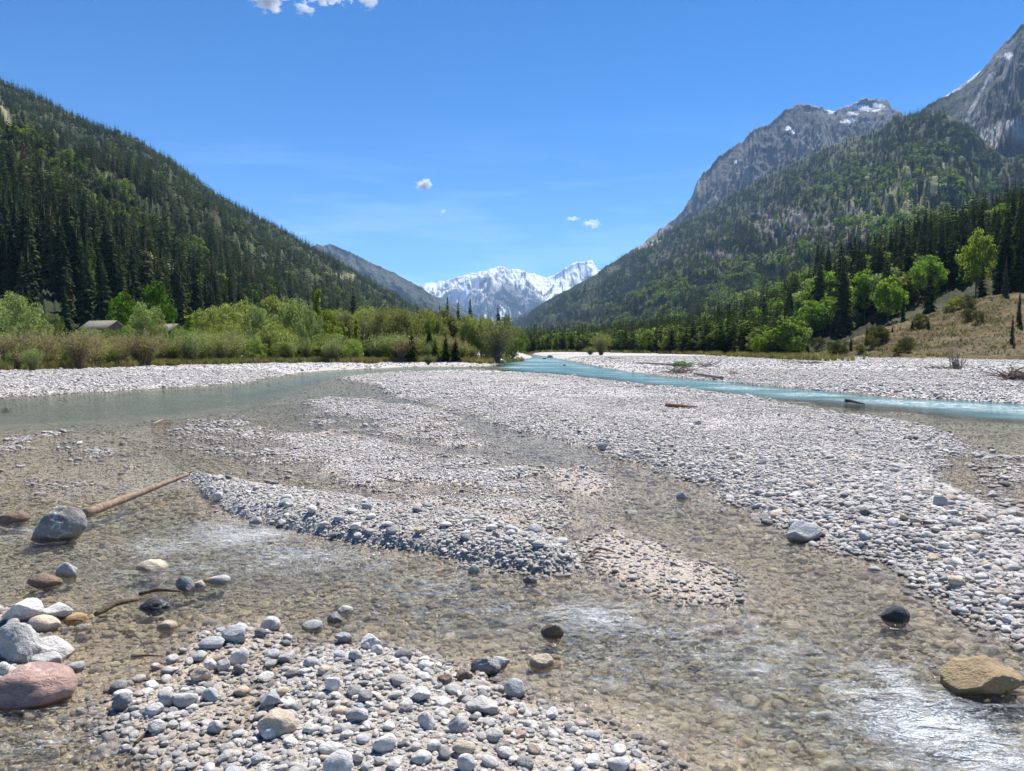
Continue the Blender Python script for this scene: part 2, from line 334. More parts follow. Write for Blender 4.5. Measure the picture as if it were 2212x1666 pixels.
def mat_water():
    t = NT('river_water')
    geo = t.n('NewGeometry'); pos = geo.outputs['Position']
    A = lambda n: t.n('Attribute', attribute_name=n).outputs['Fac']
    dep, tb, fo, mk = A('depth'), A('turb'), A('foam'), A('milky')
    dist = t.n('VectorMath', operation='LENGTH'); t.set(dist.inputs[0], pos); r = dist.outputs['Value']
    m1 = t.n('Mapping', {'Scale': (1.0, 1.7, 1), 'Rotation': (0, 0, R(-22))}); t.set(m1.inputs[0], pos); mv = m1.outputs[0]
    n1 = t.noise(mv, 6.5, 3, 0.6, 0.6); n2 = t.noise(mv, 21, 4, 0.65, 0.4); n3 = t.noise(mv, 75, 3, 0.7)
    amp = t.math('ADD', 0.35, tb)
    h = t.math('ADD', t.math('MULTIPLY', n1, t.mapr(tb, .35, 1.0, .022, .07)), t.math('ADD', t.math('MULTIPLY', n2, 0.0110), t.math('MULTIPLY', n3, 0.0018)))
    h = t.math('MULTIPLY', h, t.math('MULTIPLY', amp, 1.0))
    bm = t.bump(h, 1.0, 1.0)
    fr = t.n('Fresnel', {'IOR': 1.33})
    hb = t.bump(h, 0.75, 1.0); t.set(fr.inputs['Normal'], hb)
    # clear shallow water tinted by its depth, with focused light painted in as ripples
    cl = t.mix(t.mapr(dep, 0.0, 0.45), (1.0, .99, .96), (.34, .50, .44))
    cl = t.mix(t.mapr(r, 9, 20), cl, t.mix(0.35, cl, (.42, .44, .33)))
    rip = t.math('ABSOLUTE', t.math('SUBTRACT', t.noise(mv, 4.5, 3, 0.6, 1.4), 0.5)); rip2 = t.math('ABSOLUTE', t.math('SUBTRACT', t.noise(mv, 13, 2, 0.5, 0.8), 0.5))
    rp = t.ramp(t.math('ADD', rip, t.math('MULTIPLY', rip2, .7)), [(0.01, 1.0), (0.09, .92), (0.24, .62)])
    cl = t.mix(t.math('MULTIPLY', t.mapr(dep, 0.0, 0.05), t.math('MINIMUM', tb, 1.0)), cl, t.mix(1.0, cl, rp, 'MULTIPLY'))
    tr = t.n('BsdfTransparent'); t.set(tr.inputs[0], cl)
    rf = t.n('BsdfRefraction', {'Roughness': 0.03, 'IOR': 1.2}); t.set(rf.inputs['Color'], cl); t.set(rf.inputs['Normal'], bm)
    body = t.n('MixShader'); body.inputs[0].default_value = 0.13; t.set(body.inputs[1], tr.outputs[0]); t.set(body.inputs[2], rf.outputs[0])
    tq = t.mix(t.mapr(t.noise(mv, 0.5, 4), .35, .65), (.085, .20, .225), (.17, .32, .335))
    df = t.n('BsdfDiffuse'); t.set(df.inputs[0], tq); t.set(df.inputs['Normal'], bm)
    b2 = t.n('MixShader'); t.set(b2.inputs[0], mk); t.set(b2.inputs[1], body.outputs[0]); t.set(b2.inputs[2], df.outputs[0])
    gl = t.n('BsdfGlossy', {'Roughness': 0.07}); t.set(gl.inputs['Normal'], bm); gl.inputs[0].default_value = (.95, .97, 1, 1)
    s = t.n('MixShader'); t.set(s.inputs[0], t.math('MULTIPLY', fr.outputs[0], t.mapr(r, 8, 40, 0.75, 0.45))); t.set(s.inputs[1], b2.outputs[0]); t.set(s.inputs[2], gl.outputs[0])
    m3 = t.n('Mapping', {'Scale': (0.8, 2.4, 1), 'Rotation': (0, 0, R(-28))}); t.set(m3.inputs[0], pos)
    fn = t.noise(m3.outputs[0], 7, 9, 0.86, 1.6); fn2 = t.noise(mv, 90, 4, 0.8)
    fm = t.math('ADD', t.math('MULTIPLY', fn, 0.6), t.math('MULTIPLY', fn2, 0.5))
    fmask = t.math('MULTIPLY', t.mapr(t.math('ADD', fm, t.math('MULTIPLY', fo, 0.17)), 0.66, 0.80), t.math('MINIMUM', t.math('MULTIPLY', fo, 1.8), 0.80), clamp=True)
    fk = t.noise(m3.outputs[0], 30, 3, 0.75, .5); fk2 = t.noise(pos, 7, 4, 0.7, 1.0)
    glint_fleck = t.math('MULTIPLY', t.mapr(fk, 0.57, 0.64), t.math('MULTIPLY', t.mapr(fk2, 0.40, 0.58), t.mapr(tb, 0.40, 0.95, 0.0, .6)), clamp=True)  # sun glitter on rough water, painted as white flecks
    soft = t.math('MULTIPLY', t.mapr(t.noise(m3.outputs[0], 2.6, 9, 0.8, 1.4), .44, .72), t.math('MULTIPLY', t.math('MULTIPLY', t.math('MINIMUM', fo, 1.0), t.mapr(r, 13, 20, .75, 0)), t.mapr(n1, .44, .60)), clamp=True)
    ff = t.noise(m3.outputs[0], 4.5, 7, 0.85, .8); foam_glint_far = t.math('MULTIPLY', t.mapr(ff, 0.49, 0.60), t.math('MULTIPLY', t.mapr(fo, .1, .8), t.mapr(r, 12, 18)), clamp=True)  # distant riffle foam, with sun sparkle painted in as white speckle
    fmask = t.math('MULTIPLY', fmask, t.mapr(r, 13, 20, 1, 0)); fmask = t.math('MAXIMUM', fmask, t.math('MULTIPLY', foam_glint_far, .85))
    fmask = t.math('MAXIMUM', t.math('MAXIMUM', fmask, soft), glint_fleck)
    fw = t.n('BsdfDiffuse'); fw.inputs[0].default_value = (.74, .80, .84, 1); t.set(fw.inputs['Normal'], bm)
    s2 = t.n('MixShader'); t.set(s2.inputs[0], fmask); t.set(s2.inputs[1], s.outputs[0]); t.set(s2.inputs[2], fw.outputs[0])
    return t.done(s2.outputs[0])
wobj = mesh_np('river_water', np.stack([wx, wy, wz], 1), grid_faces(nr, nc), mat_water())
for k, v in (('depth', depth), ('turb', turb), ('foam', foamz), ('milky', milky)): vattr(wobj.data, k, v)
tag(wobj, kind='structure')

# ---------------------------------------------------------------- mountains
class Ridge:
    """a mountainside from its foot to its crest: prof rows are (picture x, picture y of the crest, distance of crest, distance of foot, height of foot)"""
    def __init__(s, name, prof, mat, colf, rows=220, cols=620, seed=0, shape=1.1, jag=0.0, gt=6.0, relief=0.0, rsc=0.01, gully=0.0, gf=60, back=0.12, pxr=None):
        p = np.array(prof, float); x0, x1 = pxr or (p[0, 0], p[-1, 0])
        u = np.linspace(x0, x1, cols); s.u = u
        I = lambda k: np.interp(u, p[:, 0], p[:, k])
        Yr, Yb, zb = I(2), I(3), I(4); py = I(1)
        jx = u / 30.0
        py = py - jag * (ridged(jx, jx * 0 + seed, 6, seed + 3, 0.68) - 0.45) * 2.2
        b = (CY - py) / F
        dy = math.cos(TILT) + b * math.sin(TILT); dz = -math.sin(TILT) + b * math.cos(TILT)
        zr = CAMZ + dz / dy * Yr; kx = ((u - CX) / F) / dy
        t = np.concatenate([np.linspace(0, 1, rows), [1.02, 1.06, 1.15]]); s.t = t
        T, U = np.meshgrid(t, u, indexing='ij')
        Yg = Yb + (Yr - Yb) * T
        Tc = np.minimum(T, 1)
        Zg = zb + (zr - zb) * (Tc ** shape) - np.maximum(T - 1, 0) * (zr - zb) * 2.5
        Xg = ((U - CX) / F) * Yg / 1.0 * (1 / (math.cos(TILT)))
        w = np.sin(np.clip(Tc, 0, 1) * math.pi) ** 0.55
        H = (zr - zb)
        rel = relief * fbm(Xg * rsc, Yg * rsc * 0.6, 5, seed + 11) * w
        gx = U / gf + 2.2 * fbm(U / 130, T * 2.2, 4, seed + 17) + 0.5 * fbm(U / 25, T * 9, 3, seed + 19)
        gul = -gully * (1 - ridged(gx + T * 2.5, T * gt + 0.8 * fbm(U / 60, T * 4, 3, seed + 29), 6, seed + 23, 0.62)) * w
        Zg = Zg + rel + gul
        s.X, s.Y, s.Z = Xg, Yg, Zg
        s.gul = gul; s.T = T; s.U = U
        PX, PY = pix(Xg, Yg, Zg); s.PX, s.PY = PX, PY
        # slope
        dzt = np.gradient(Zg, axis=0); dyt = np.gradient(Yg, axis=0); dxt = np.gradient(Xg, axis=0)
        s.slope = np.abs(dzt) / (np.hypot(dyt, dxt) + 1e-6)
        col = colf(s)
        s.col = col
        s.o = mesh_np(name, np.stack([Xg, Yg, Zg], -1).reshape(-1, 3), grid_faces(*Xg.shape), mat)
        vattr(s.o.data, 'col', col.reshape(-1, 3))
        tag(s.o, kind='structure')
    def sample(s, n, dens=None, tmin=0.0, tmax=0.995, r=None):
        """n random points on the slope, evenly by area times dens"""
        r = r or rng
        rows = int((s.t <= 1.0).sum())
        Xc, Yc, Zc = s.X[:rows], s.Y[:rows], s.Z[:rows]
        ax = np.stack([np.diff(Xc, axis=1)[:-1], np.diff(Yc, axis=1)[:-1], np.diff(Zc, axis=1)[:-1]], -1)
        ay = np.stack([np.diff(Xc, axis=0)[:, :-1], np.diff(Yc, axis=0)[:, :-1], np.diff(Zc, axis=0)[:, :-1]], -1)
        area = np.linalg.norm(np.cross(ax[..., :], ay[..., :]), axis=-1)
        T = s.T[:rows - 1, :-1]
        d = area * ((T >= tmin) & (T <= tmax))
        if dens is not None: d = d * dens(s)[:rows - 1, :-1]
        p = (d / d.sum()).ravel(); idx = r.choice(p.size, n, p=p)
        i, j = np.divmod(idx, d.shape[1]); fu, ft = r.random(n), r.random(n)
        def bl(A): return (A[i, j] * (1 - fu) + A[i, j + 1] * fu) * (1 - ft) + (A[i + 1, j] * (1 - fu) + A[i + 1, j + 1] * fu) * ft
        return bl(s.X), bl(s.Y), bl(s.Z), bl(s.U), bl(s.T)

def mat_slope(name, nsc, bump=1.0, bd=4.0, lo=0.6, hi=1.35, lay=0.0):
    t = NT(name); geo = t.n('NewGeometry'); pos = geo.outputs['Position']
    c = t.n('Attribute', attribute_name='col').outputs['Color']
    n = t.noise(pos, nsc, 7, 0.68); k = t.ramp(n, [(0.3, lo), (0.7, hi)])
    c = t.mix(1.0, c, k, 'MULTIPLY')
    h = t.noise(pos, nsc * 1.7, 8, 0.7)
    if lay:
        m = t.n('Mapping', {'Scale': (.25, .25, 3.0), 'Rotation': (R(12), R(8), 0)}); t.set(m.inputs[0], pos)
        h = t.math('ADD', h, t.math('MULTIPLY', t.noise(m.outputs[0], nsc, 5, 0.65), lay))
    return t.done(t.bsdf(c, 0.95, t.bump(h, bump, bd), 0.1))

def lerp3(a, b, f): return np.asarray(a) * (1 - f[..., None]) + np.asarray(b) * f[..., None]
def n2(s, k, seed, o=4): return fbm(s.X * k, s.Z * k * 1.3 + s.Y * k * 0.5, o, seed)

# far snowy range at the head of the valley
def col_snow(s):
    el = s.Z / 1000.0; base = np.broadcast_to(np.array([.19, .195, .205]), s.X.shape + (3,)).copy()
    base = lerp3(base, base * 0.55, sstep(-.1, .5, n2(s, .002, 3)))
    low = sstep(0.62, 0.30, s.T) ; base = lerp3(base, (.035, .055, .035), low * sstep(-.5, .2, n2(s, .004, 5) + 0.5 * low))
    g = ridged(s.U / 16 + 1.5 * fbm(s.U / 40, s.T * 5, 3, 9) + s.T * 4, s.T * 7, 4, 77)
    lay = fbm(s.U / 90, s.T * 26 + s.U / 60, 3, 13)
    sn = sstep(0.64, 0.96, s.T + 0.16 * fbm(s.U / 30, s.T * 6, 4, 15) + 0.11 * lay) * sstep(0.62, 0.40, g * (1.15 - 0.35 * s.T) + 0.13 * lay)
    chut = sstep(0.66, 0.86, ridged(s.U / 42 + 1.0 * fbm(s.U / 70, s.T * 3, 2, 4) + .3 + s.T * 2, s.T * 2.5 - s.U / 100, 3, 21)) * sstep(0.22, 0.36, s.T) * sstep(0.62, 0.45, s.T)
    return lerp3(base, (.86, .88, .90), np.clip(np.maximum(sn, chut * 0.9), 0, 1))
m_rock = mat_slope('mountain_rock', 0.012, 1.0, 14, 0.72, 1.25, 0.8)
snowy = Ridge('snowy_mountain', [(780,640,9500,6200,30),(900,624,9500,6200,30),(925,611,9500,6200,30),(965,606,9400,6200,30),(1000,598,9200,6000,30),(1040,585,9000,6000,30),(1080,577,9000,6000,30),(1100,583,9000,6000,30),(1118,580,9000,6000,30),(1150,592,9100,6000,30),(1180,600,9200,6000,30),(1215,583,9300,6000,30),(1245,567,9400,6000,30),(1278,565,9400,6000,30),(1290,585,9400,6000,30),(1360,600,9400,6000,30)], m_rock, col_snow, 260, 520, 5, 1.25, 5, 6, 160, .0012, 330, 34)
# dark mountain on the left behind the forest slope
def col_dark(s):
    c = lerp3((.022, .038, .026), (.035, .05, .03), sstep(-.4, .5, n2(s, .006, 1)))
    rk = sstep(0.05, 0.45, fbm(s.U / 16 + s.T * 9, s.T * 16, 5, 7) + 0.35 * s.T - 0.05) * sstep(.1, .45, s.T)
    st = sstep(0.66, 0.9, ridged(s.U / 22 + s.T * 6, s.T * 7, 3, 51))
    c = lerp3(c, (.17, .165, .16), np.clip(rk * 0.26 + st * 0.45, 0, 1))
    return lerp3(c, (.10, .10, .06), sstep(.85, 1.0, s.T) * .35)
m_far = mat_slope('far_slope', 0.03, 1.0, 10, 0.55, 1.4)
Ridge('dark_mountain', [(560,560,5200,3300,20),(640,545,5200,3300,20),(675,534,5100,3300,20),(690,528,5100,3300,20),(700,531,5100,3300,20),(716,526,5100,3300,20),(760,545,4900,3200,20),(810,570,4800,3200,20),(860,592,4700,3100,20),(900,615,4700,3100,20),(945,642,4600,3100,20),(1010,672,4600,3100,20),(1080,700,4500,3100,20),(1150,730,4500,3100,20)], m_far, col_dark, 200, 420, 15, 1.1, 3.5, 6, 90, .003, 130, 40)
# grey rock peaks on the right
def col_peaks(s):
    c = lerp3((.115, .118, .122), (.25, .25, .25), sstep(-.4, .5, n2(s, .006, 1)))
    g = ridged(s.U / 18 + s.T * 8, s.T * 10, 5, 33)
    c = lerp3(c, (.10, .10, .10), sstep(.55, .3, g) * .6)
    grn = sstep(0.75, 0.35, s.T) * sstep(-.35, .3, n2(s, .01, 8) + .15)
    c = lerp3(c, (.045, .06, .035), grn * .85)
    P = s.PX; Q = s.PY
    sc = sstep(1540, 1400, P) * sstep(.2, .5, fbm(s.U / 20, s.T * 8, 4, 5) + .3); c = lerp3(c, (.42, .40, .38), sc * .5)
    sn = np.zeros(P.shape)
    for a, b_, ra, rb in [(1858,232,26,5),(1880,238,28,4),(1795,240,8,5),(1714,285,9,4),(1835,262,22,4),(1898,228,16,5),(1590,350,7,2.5),(1840,245,12,4),(1702,278,6,6)]:
        sn = np.maximum(sn, 1.2 - np.hypot((P - a) / ra, (Q - b_) / rb) + .7 * fbm(P / 9, Q / 5, 3, 3))
    return lerp3(c, (.85, .87, .9), sstep(.2, .45, sn))
m_peak = mat_slope('peak_rock', 0.03, 1.0, 9, 0.62, 1.3, 0.6)
Ridge('rocky_peaks', [(1180,700,3700,1800,20),(1290,600,3700,1800,20),(1380,530,3700,1800,20),(1432,490,3700,1800,20),(1462,462,3600,1800,20),(1490,425,3600,1800,20),(1500,392,3600,1800,20),(1545,340,3600,1800,20),(1575,316,3600,1800,20),(1600,300,3600,1800,20),(1625,275,3600,1800,20),(1655,262,3600,1800,20),(1690,238,3600,1800,20),(1722,225,3600,1800,20),(1740,229,3600,1800,20),(1760,231,3600,1800,20),(1785,243,3600,1800,20),(1810,231,3600,1800,20),(1835,222,3600,1800,20),(1852,212,3600,1800,20),(1880,216,3600,1800,20),(1900,214,3600,1800,20),(1912,235,3600,1800,20),(1980,270,3600,1800,20),(2050,300,3600,1800,20)], m_peak, col_peaks, 300, 640, 25, 1.15, 9, 9, 60, .006, 190, 34)
# the high wall at the right edge of the view
def col_wall(s):
    c = lerp3((.075, .08, .085), (.165, .168, .172), sstep(-.5, .5, n2(s, .007, 1, 5)))
    grn = sstep(-.1, .4, fbm(s.U / 26, s.T * 9, 5, 8) + .15 - .25 * s.T)
    c = lerp3(c, (.045, .06, .03), grn * .8)
    P, Q = s.PX, s.PY
    c = lerp3(c, (.022, .036, .018), sstep(60, -20, P - 2050 - (Q - 240) * .2 + 25 * fbm(P / 14, Q / 14, 3, 31)))
    line = 270 + 14 * np.sin(P / 22) + (P - 2060) * .02
    sc = sstep(26, 10, np.abs(Q - line - 18) + 5 * fbm(P / 12, Q / 12, 3, 2)) * sstep(2030, 2060, P)
    sc = np.maximum(sc, sstep(7, 2, np.abs(P - (2135 - (Q - 170) * .55))) * (Q < 285) * (Q > 160) * .8)
    sc = np.maximum(sc, sstep(16, 6, np.abs(P - 2150 - (Q - 300) * -.3)) * (Q > 280) * (Q < 350))
    c = lerp3(c, (.46, .45, .43), sc)
    sn = np.zeros(P.shape)
    for a, b_, ra, rb in [(2178,122,9,7),(2065,270,12,4),(2195,265,14,7),(2100,300,5,3)]:
        sn = np.maximum(sn, 1.2 - np.hypot((P - a) / ra, (Q - b_) / rb) + .6 * fbm(P / 9, Q / 6, 3, 3))
    return lerp3(c, (.85, .87, .9), sstep(.2, .4, sn))
Ridge('snow_shoulder', [(1960,260,3400,2800,500),(2000,222,3400,2800,500),(2040,195,3400,2800,500),(2075,172,3400,2800,500),(2100,150,3400,2800,500),(2200,120,3400,2800,500)], m_peak, lambda s: lerp3((.22, .23, .25), (.6, .63, .67), sstep(.2, .6, fbm(s.U / 12, s.T * 30, 3, 4) + sstep(.85, 1.0, s.T) * .5)), 60, 160, 45, 1, 3)
Ridge('rock_wall', [(1900,320,2700,1000,20),(1960,250,2700,1000,20),(2010,212,2700,1000,20),(2060,188,2650,1000,20),(2090,165,2600,1000,20),(2110,140,2600,1000,20),(2130,108,2600,1000,20),(2150,90,2600,1000,20),(2180,55,2600,1000,20),(2212,28,2600,1000,20),(2300,-30,2600,1000,20),(2500,-80,2600,1000,20)], m_peak, col_wall, 340, 520, 35, 1.0, 7, 9, 40, .008, 150, 46)
# the long forested mountainside on the right
def forest_floor(s, k=.02):
    c = lerp3((.035, .045, .02), (.075, .085, .035), sstep(-.4, .5, n2(s, k, 61)))
    return c
def col_big(s):
    c = forest_floor(s)
    P, Q = s.PX, s.PY
    mead = np.exp(-((P - 1960) / 170) ** 2 - ((Q - 440) / 85) ** 2) + .7 * np.exp(-((P - 2080) / 70) ** 2 - ((Q - 370) / 30) ** 2) + .55 * np.exp(-((P - 1330) / 35) ** 2 - ((Q - 690) / 20) ** 2)
    mead = sstep(.15, .6, mead * (.7 + .8 * fbm(P / 25, Q / 9, 4, 4)))
    c = lerp3(c, (.17, .18, .075), mead)
    rk = np.exp(-((P - 1720) / 130) ** 2 - ((Q - 500) / 55) ** 2) + .8 * np.exp(-((P - 1890) / 60) ** 2 - ((Q - 480) / 50) ** 2) + .8 * np.exp(-((P - 1560) / 120) ** 2 - ((Q - 560) / 40) ** 2)
    rk = sstep(.22, .6, rk * (.6 + 1.2 * fbm((P + Q * .7) / 22, (Q - P * .5) / 10, 4, 14)))
    c = lerp3(c, (.17, .15, .135), rk)
    sc = sstep(.35, .8, 1.3 * np.exp(-((P - 1402) / 30) ** 2 - ((Q - 523 + (P - 1402) * .45) / 13) ** 2) + .3 * fbm(P / 8, Q / 8, 3, 4))
    c = lerp3(c, (.33, .31, .24), sc)
    return c
m_forest = mat_slope('forest_floor', 0.06, 0.8, 3, 0.6, 1.4)
BIG = Ridge('forested_mountain', [(1080,706,4200,1500,3),(1115,688,4000,1400,3),(1150,668,3900,1300,3),(1200,640,3700,1200,3),(1250,612,3500,1100,3),(1285,592,3400,1050,3),(1320,567,3300,1000,3),(1360,543,3100,950,3),(1400,520,3000,900,3),(1440,500,2900,850,3),(1500,462,2800,800,3),(1560,430,2600,760,3),(1620,396,2500,720,3),(1700,352,2400,650,3),(1760,325,2300,600,3),(1820,300,2200,560,3),(1880,284,2150,540,3),(1905,262,2100,520,3),(1925,249,2050,500,3),(2000,240,2000,500,3),(2040,254,1950,500,3),(2080,274,1900,500,3),(2110,312,1800,500,3),(2160,342,1700,500,3),(2212,325,1650,500,3),(2300,290,1600,480,3),(2500,280,1600,470,3)], m_forest, col_big, 300, 640, 65, 1.0, 3, 8, 55, .004, 60, 50)
# near wooded hill on the right, with the bare bank at its foot
RF = Ridge('wooded_hill', [(1100,757,1300,800,1),(1150,752,1200,700,1),(1250,745,900,480,1),(1350,738,750,330,1),(1450,730,600,260,1),(1550,716,480,215,1),(1650,690,430,185,1),(1750,648,400,160,1),(1850,600,400,140,1),(1950,550,400,125,2),(2050,500,400,118,3.5),(2212,440,400,112,6.5),(2350,400,400,110,8),(2600,340,400,110,10)], m_forest, lambda s: lerp3((.03, .035, .015), (.075, .07, .035), sstep(-.4, .5, n2(s, .05, 61))), 160, 480, 75, 0.95, 1, 5, 5, .02, 4, 60)
def col_bank(s):
    c = lerp3((.12, .088, .038), (.20, .15, .075), sstep(-.4, .4, fbm(s.X * .25, s.Y * .25 + s.Z * .5, 5, 2)))
    g = sstep(.0, .5, fbm(s.X * .5, s.Z * 1.2 + s.Y * .2, 4, 9)); c = lerp3(c, (.07, .075, .03), g * .85)
    d = sstep(.25, .6, fbm(s.X * .12 - s.Z * .3, s.Z * .9, 4, 19)); return lerp3(c, (.24, .20, .155), d * .5)
m_bank = mat_slope('bank_earth', 1.6, 0.9, 0.5, 0.55, 1.4)
BK = Ridge('bare_bank', [(1650,781,116,96,.2),(1700,776,120,95,.2),(1750,762,124,94,.2),(1800,747,128,92,.2),(1880,715,130,90,.2),(1960,692,130,86,.2),(2050,662,128,82,.2),(2130,640,124,80,.2),(2212,632,120,78,.2),(2350,600,120,74,.2),(2600,560,120,70,.2)], m_bank, col_bank, 160, 420, 85, 0.9, 3, 5, 1.3, .12, 1.2, 34)
# the forested mountain on the left
def col_left(s):
    c = forest_floor(s, .03); P, Q = s.PX, s.PY
    mead = np.zeros(P.shape)
    for x0, y0, x1, y1, w in [(165,470,300,545,10),(300,545,440,608,11),(0,225,20,300,14),(100,375,150,400,9),(230,385,250,400,6),(330,375,370,400,6),(700,590,760,600,10),(420,590,470,620,9)]:
        ex, ey = x1 - x0, y1 - y0; tt = np.clip(((P - x0) * ex + (Q - y0) * ey) / (ex * ex + ey * ey), 0, 1)
        mead = np.maximum(mead, sstep(w, w * .4, np.hypot(P - x0 - tt * ex, Q - y0 - tt * ey) + 5 * fbm(P / 14, Q / 14, 3, 6)))
    s.mead = mead
    return lerp3(c, (.22, .21, .11), mead)
LF = Ridge('forested_slope', [(-600,-40,1250,150,1),(-300,80,1250,150,1),(-100,125,1250,150,1),(0,168,1250,140,1),(60,192,1250,135,1),(150,235,1270,140,1),(240,280,1300,150,1),(320,308,1320,165,1),(400,360,1350,180,1),(470,418,1380,200,1),(560,470,1420,240,1),(640,515,1460,280,1),(720,562,1500,340,1),(800,606,1560,420,1),(860,640,1620,500,1),(920,675,1700,620,1),(990,715,1800,800,1),(1060,745,1900,1000,1)], m_forest, col_left, 260, 560, 95, 1.0, 1.5, 6, 22, .01, 22, 60)
# ---------------------------------------------------------------- scattering of what nobody could count
def scatter(name, P, rot, scl, idx, protos, label, cat):
    """one object: points that carry a rotation, a size and a choice of source mesh"""
    col = bpy.data.collections.new(name + '_sources')
    for i, me in enumerate(protos):
        o = bpy.data.objects.new('%s_source_%02d' % (name, i), me); col.objects.link(o)
    me = bpy.data.meshes.new(name); n = len(P)
    me.vertices.add(n); me.vertices.foreach_set('co', np.asarray(P, np.float32).ravel())
    vattr(me, 'rot', np.asarray(rot)); vattr(me, 'scl', np.asarray(scl))
    a = me.attributes.new('idx', 'INT', 'POINT'); a.data.foreach_set('value', np.asarray(idx, np.int32))
    o = bpy.data.objects.new(name, me); C.objects.link(o)
    ng = bpy.data.node_groups.new(name, 'GeometryNodeTree')
    ng.interface.new_socket('Geometry', in_out='INPUT', socket_type='NodeSocketGeometry')
    ng.interface.new_socket('Geometry', in_out='OUTPUT', socket_type='NodeSocketGeometry')
    N = ng.nodes; Lk = ng.links.new
    gi = N.new('NodeGroupInput'); go = N.new('NodeGroupOutput'); ip = N.new('GeometryNodeInstanceOnPoints'); ci = N.new('GeometryNodeCollectionInfo')
    ci.inputs[0].default_value = col; ci.inputs['Separate Children'].default_value = True; ci.inputs['Reset Children'].default_value = True
    def na(nm, ty):
        q = N.new('GeometryNodeInputNamedAttribute'); q.data_type = ty; q.inputs[0].default_value = nm; return [s for s in q.outputs if s.enabled and s.name == 'Attribute'][0]
    e = N.new('FunctionNodeEulerToRotation'); Lk(na('rot', 'FLOAT_VECTOR'), e.inputs[0])
    Lk(gi.outputs[0], ip.inputs['Points']); Lk(ci.outputs[0], ip.inputs['Instance']); ip.inputs['Pick Instance'].default_value = True
    Lk(na('idx', 'INT'), ip.inputs['Instance Index']); Lk(e.outputs[0], ip.inputs['Rotation']); Lk(na('scl', 'FLOAT_VECTOR'), ip.inputs['Scale']); Lk(ip.outputs[0], go.inputs[0])
    md = o.modifiers.new('scatter', 'NODES'); md.node_group = ng
    return tag(o, label, cat, kind='stuff')

# ---------------------------------------------------------------- stones
import bmesh
def stone_mesh(name, sub, seed, mat, rough=0.10, cuts=4, keep=0.62):
    rs = np.random.default_rng(seed)
    bm = bmesh.new(); bmesh.ops.create_icosphere(bm, subdivisions=sub, radius=1.0)
    V = np.array([v.co[:] for v in bm.verts]); Fc = np.array([[v.index for v in f.verts] for f in bm.faces]); bm.free()
    N = V.copy()
    for _ in range(cuts):
        n = rs.normal(size=3); n /= np.linalg.norm(n); d = rs.uniform(keep, 0.9)
        k = np.maximum(V @ n - d, 0) * 0.85; V = V - k[:, None] * n
    r = 0
    for f, a in ((1.3, 1.0), (2.6, .55), (5.0, .3), (9.5, .18), (17, .11), (31, .06)):
        for _ in range(3):
            kv = rs.normal(size=3); kv = kv / np.linalg.norm(kv) * f; r = r + a / 2.2 * np.sin(V @ kv * 1.7 + rs.uniform(0, 6.28))
    V = V * (1 + rough * r)[:, None]
    V -= (V.max(0) + V.min(0)) / 2; V /= (V.max(0) - V.min(0))
    return mesh_np(name, V, Fc, mat, link=False)
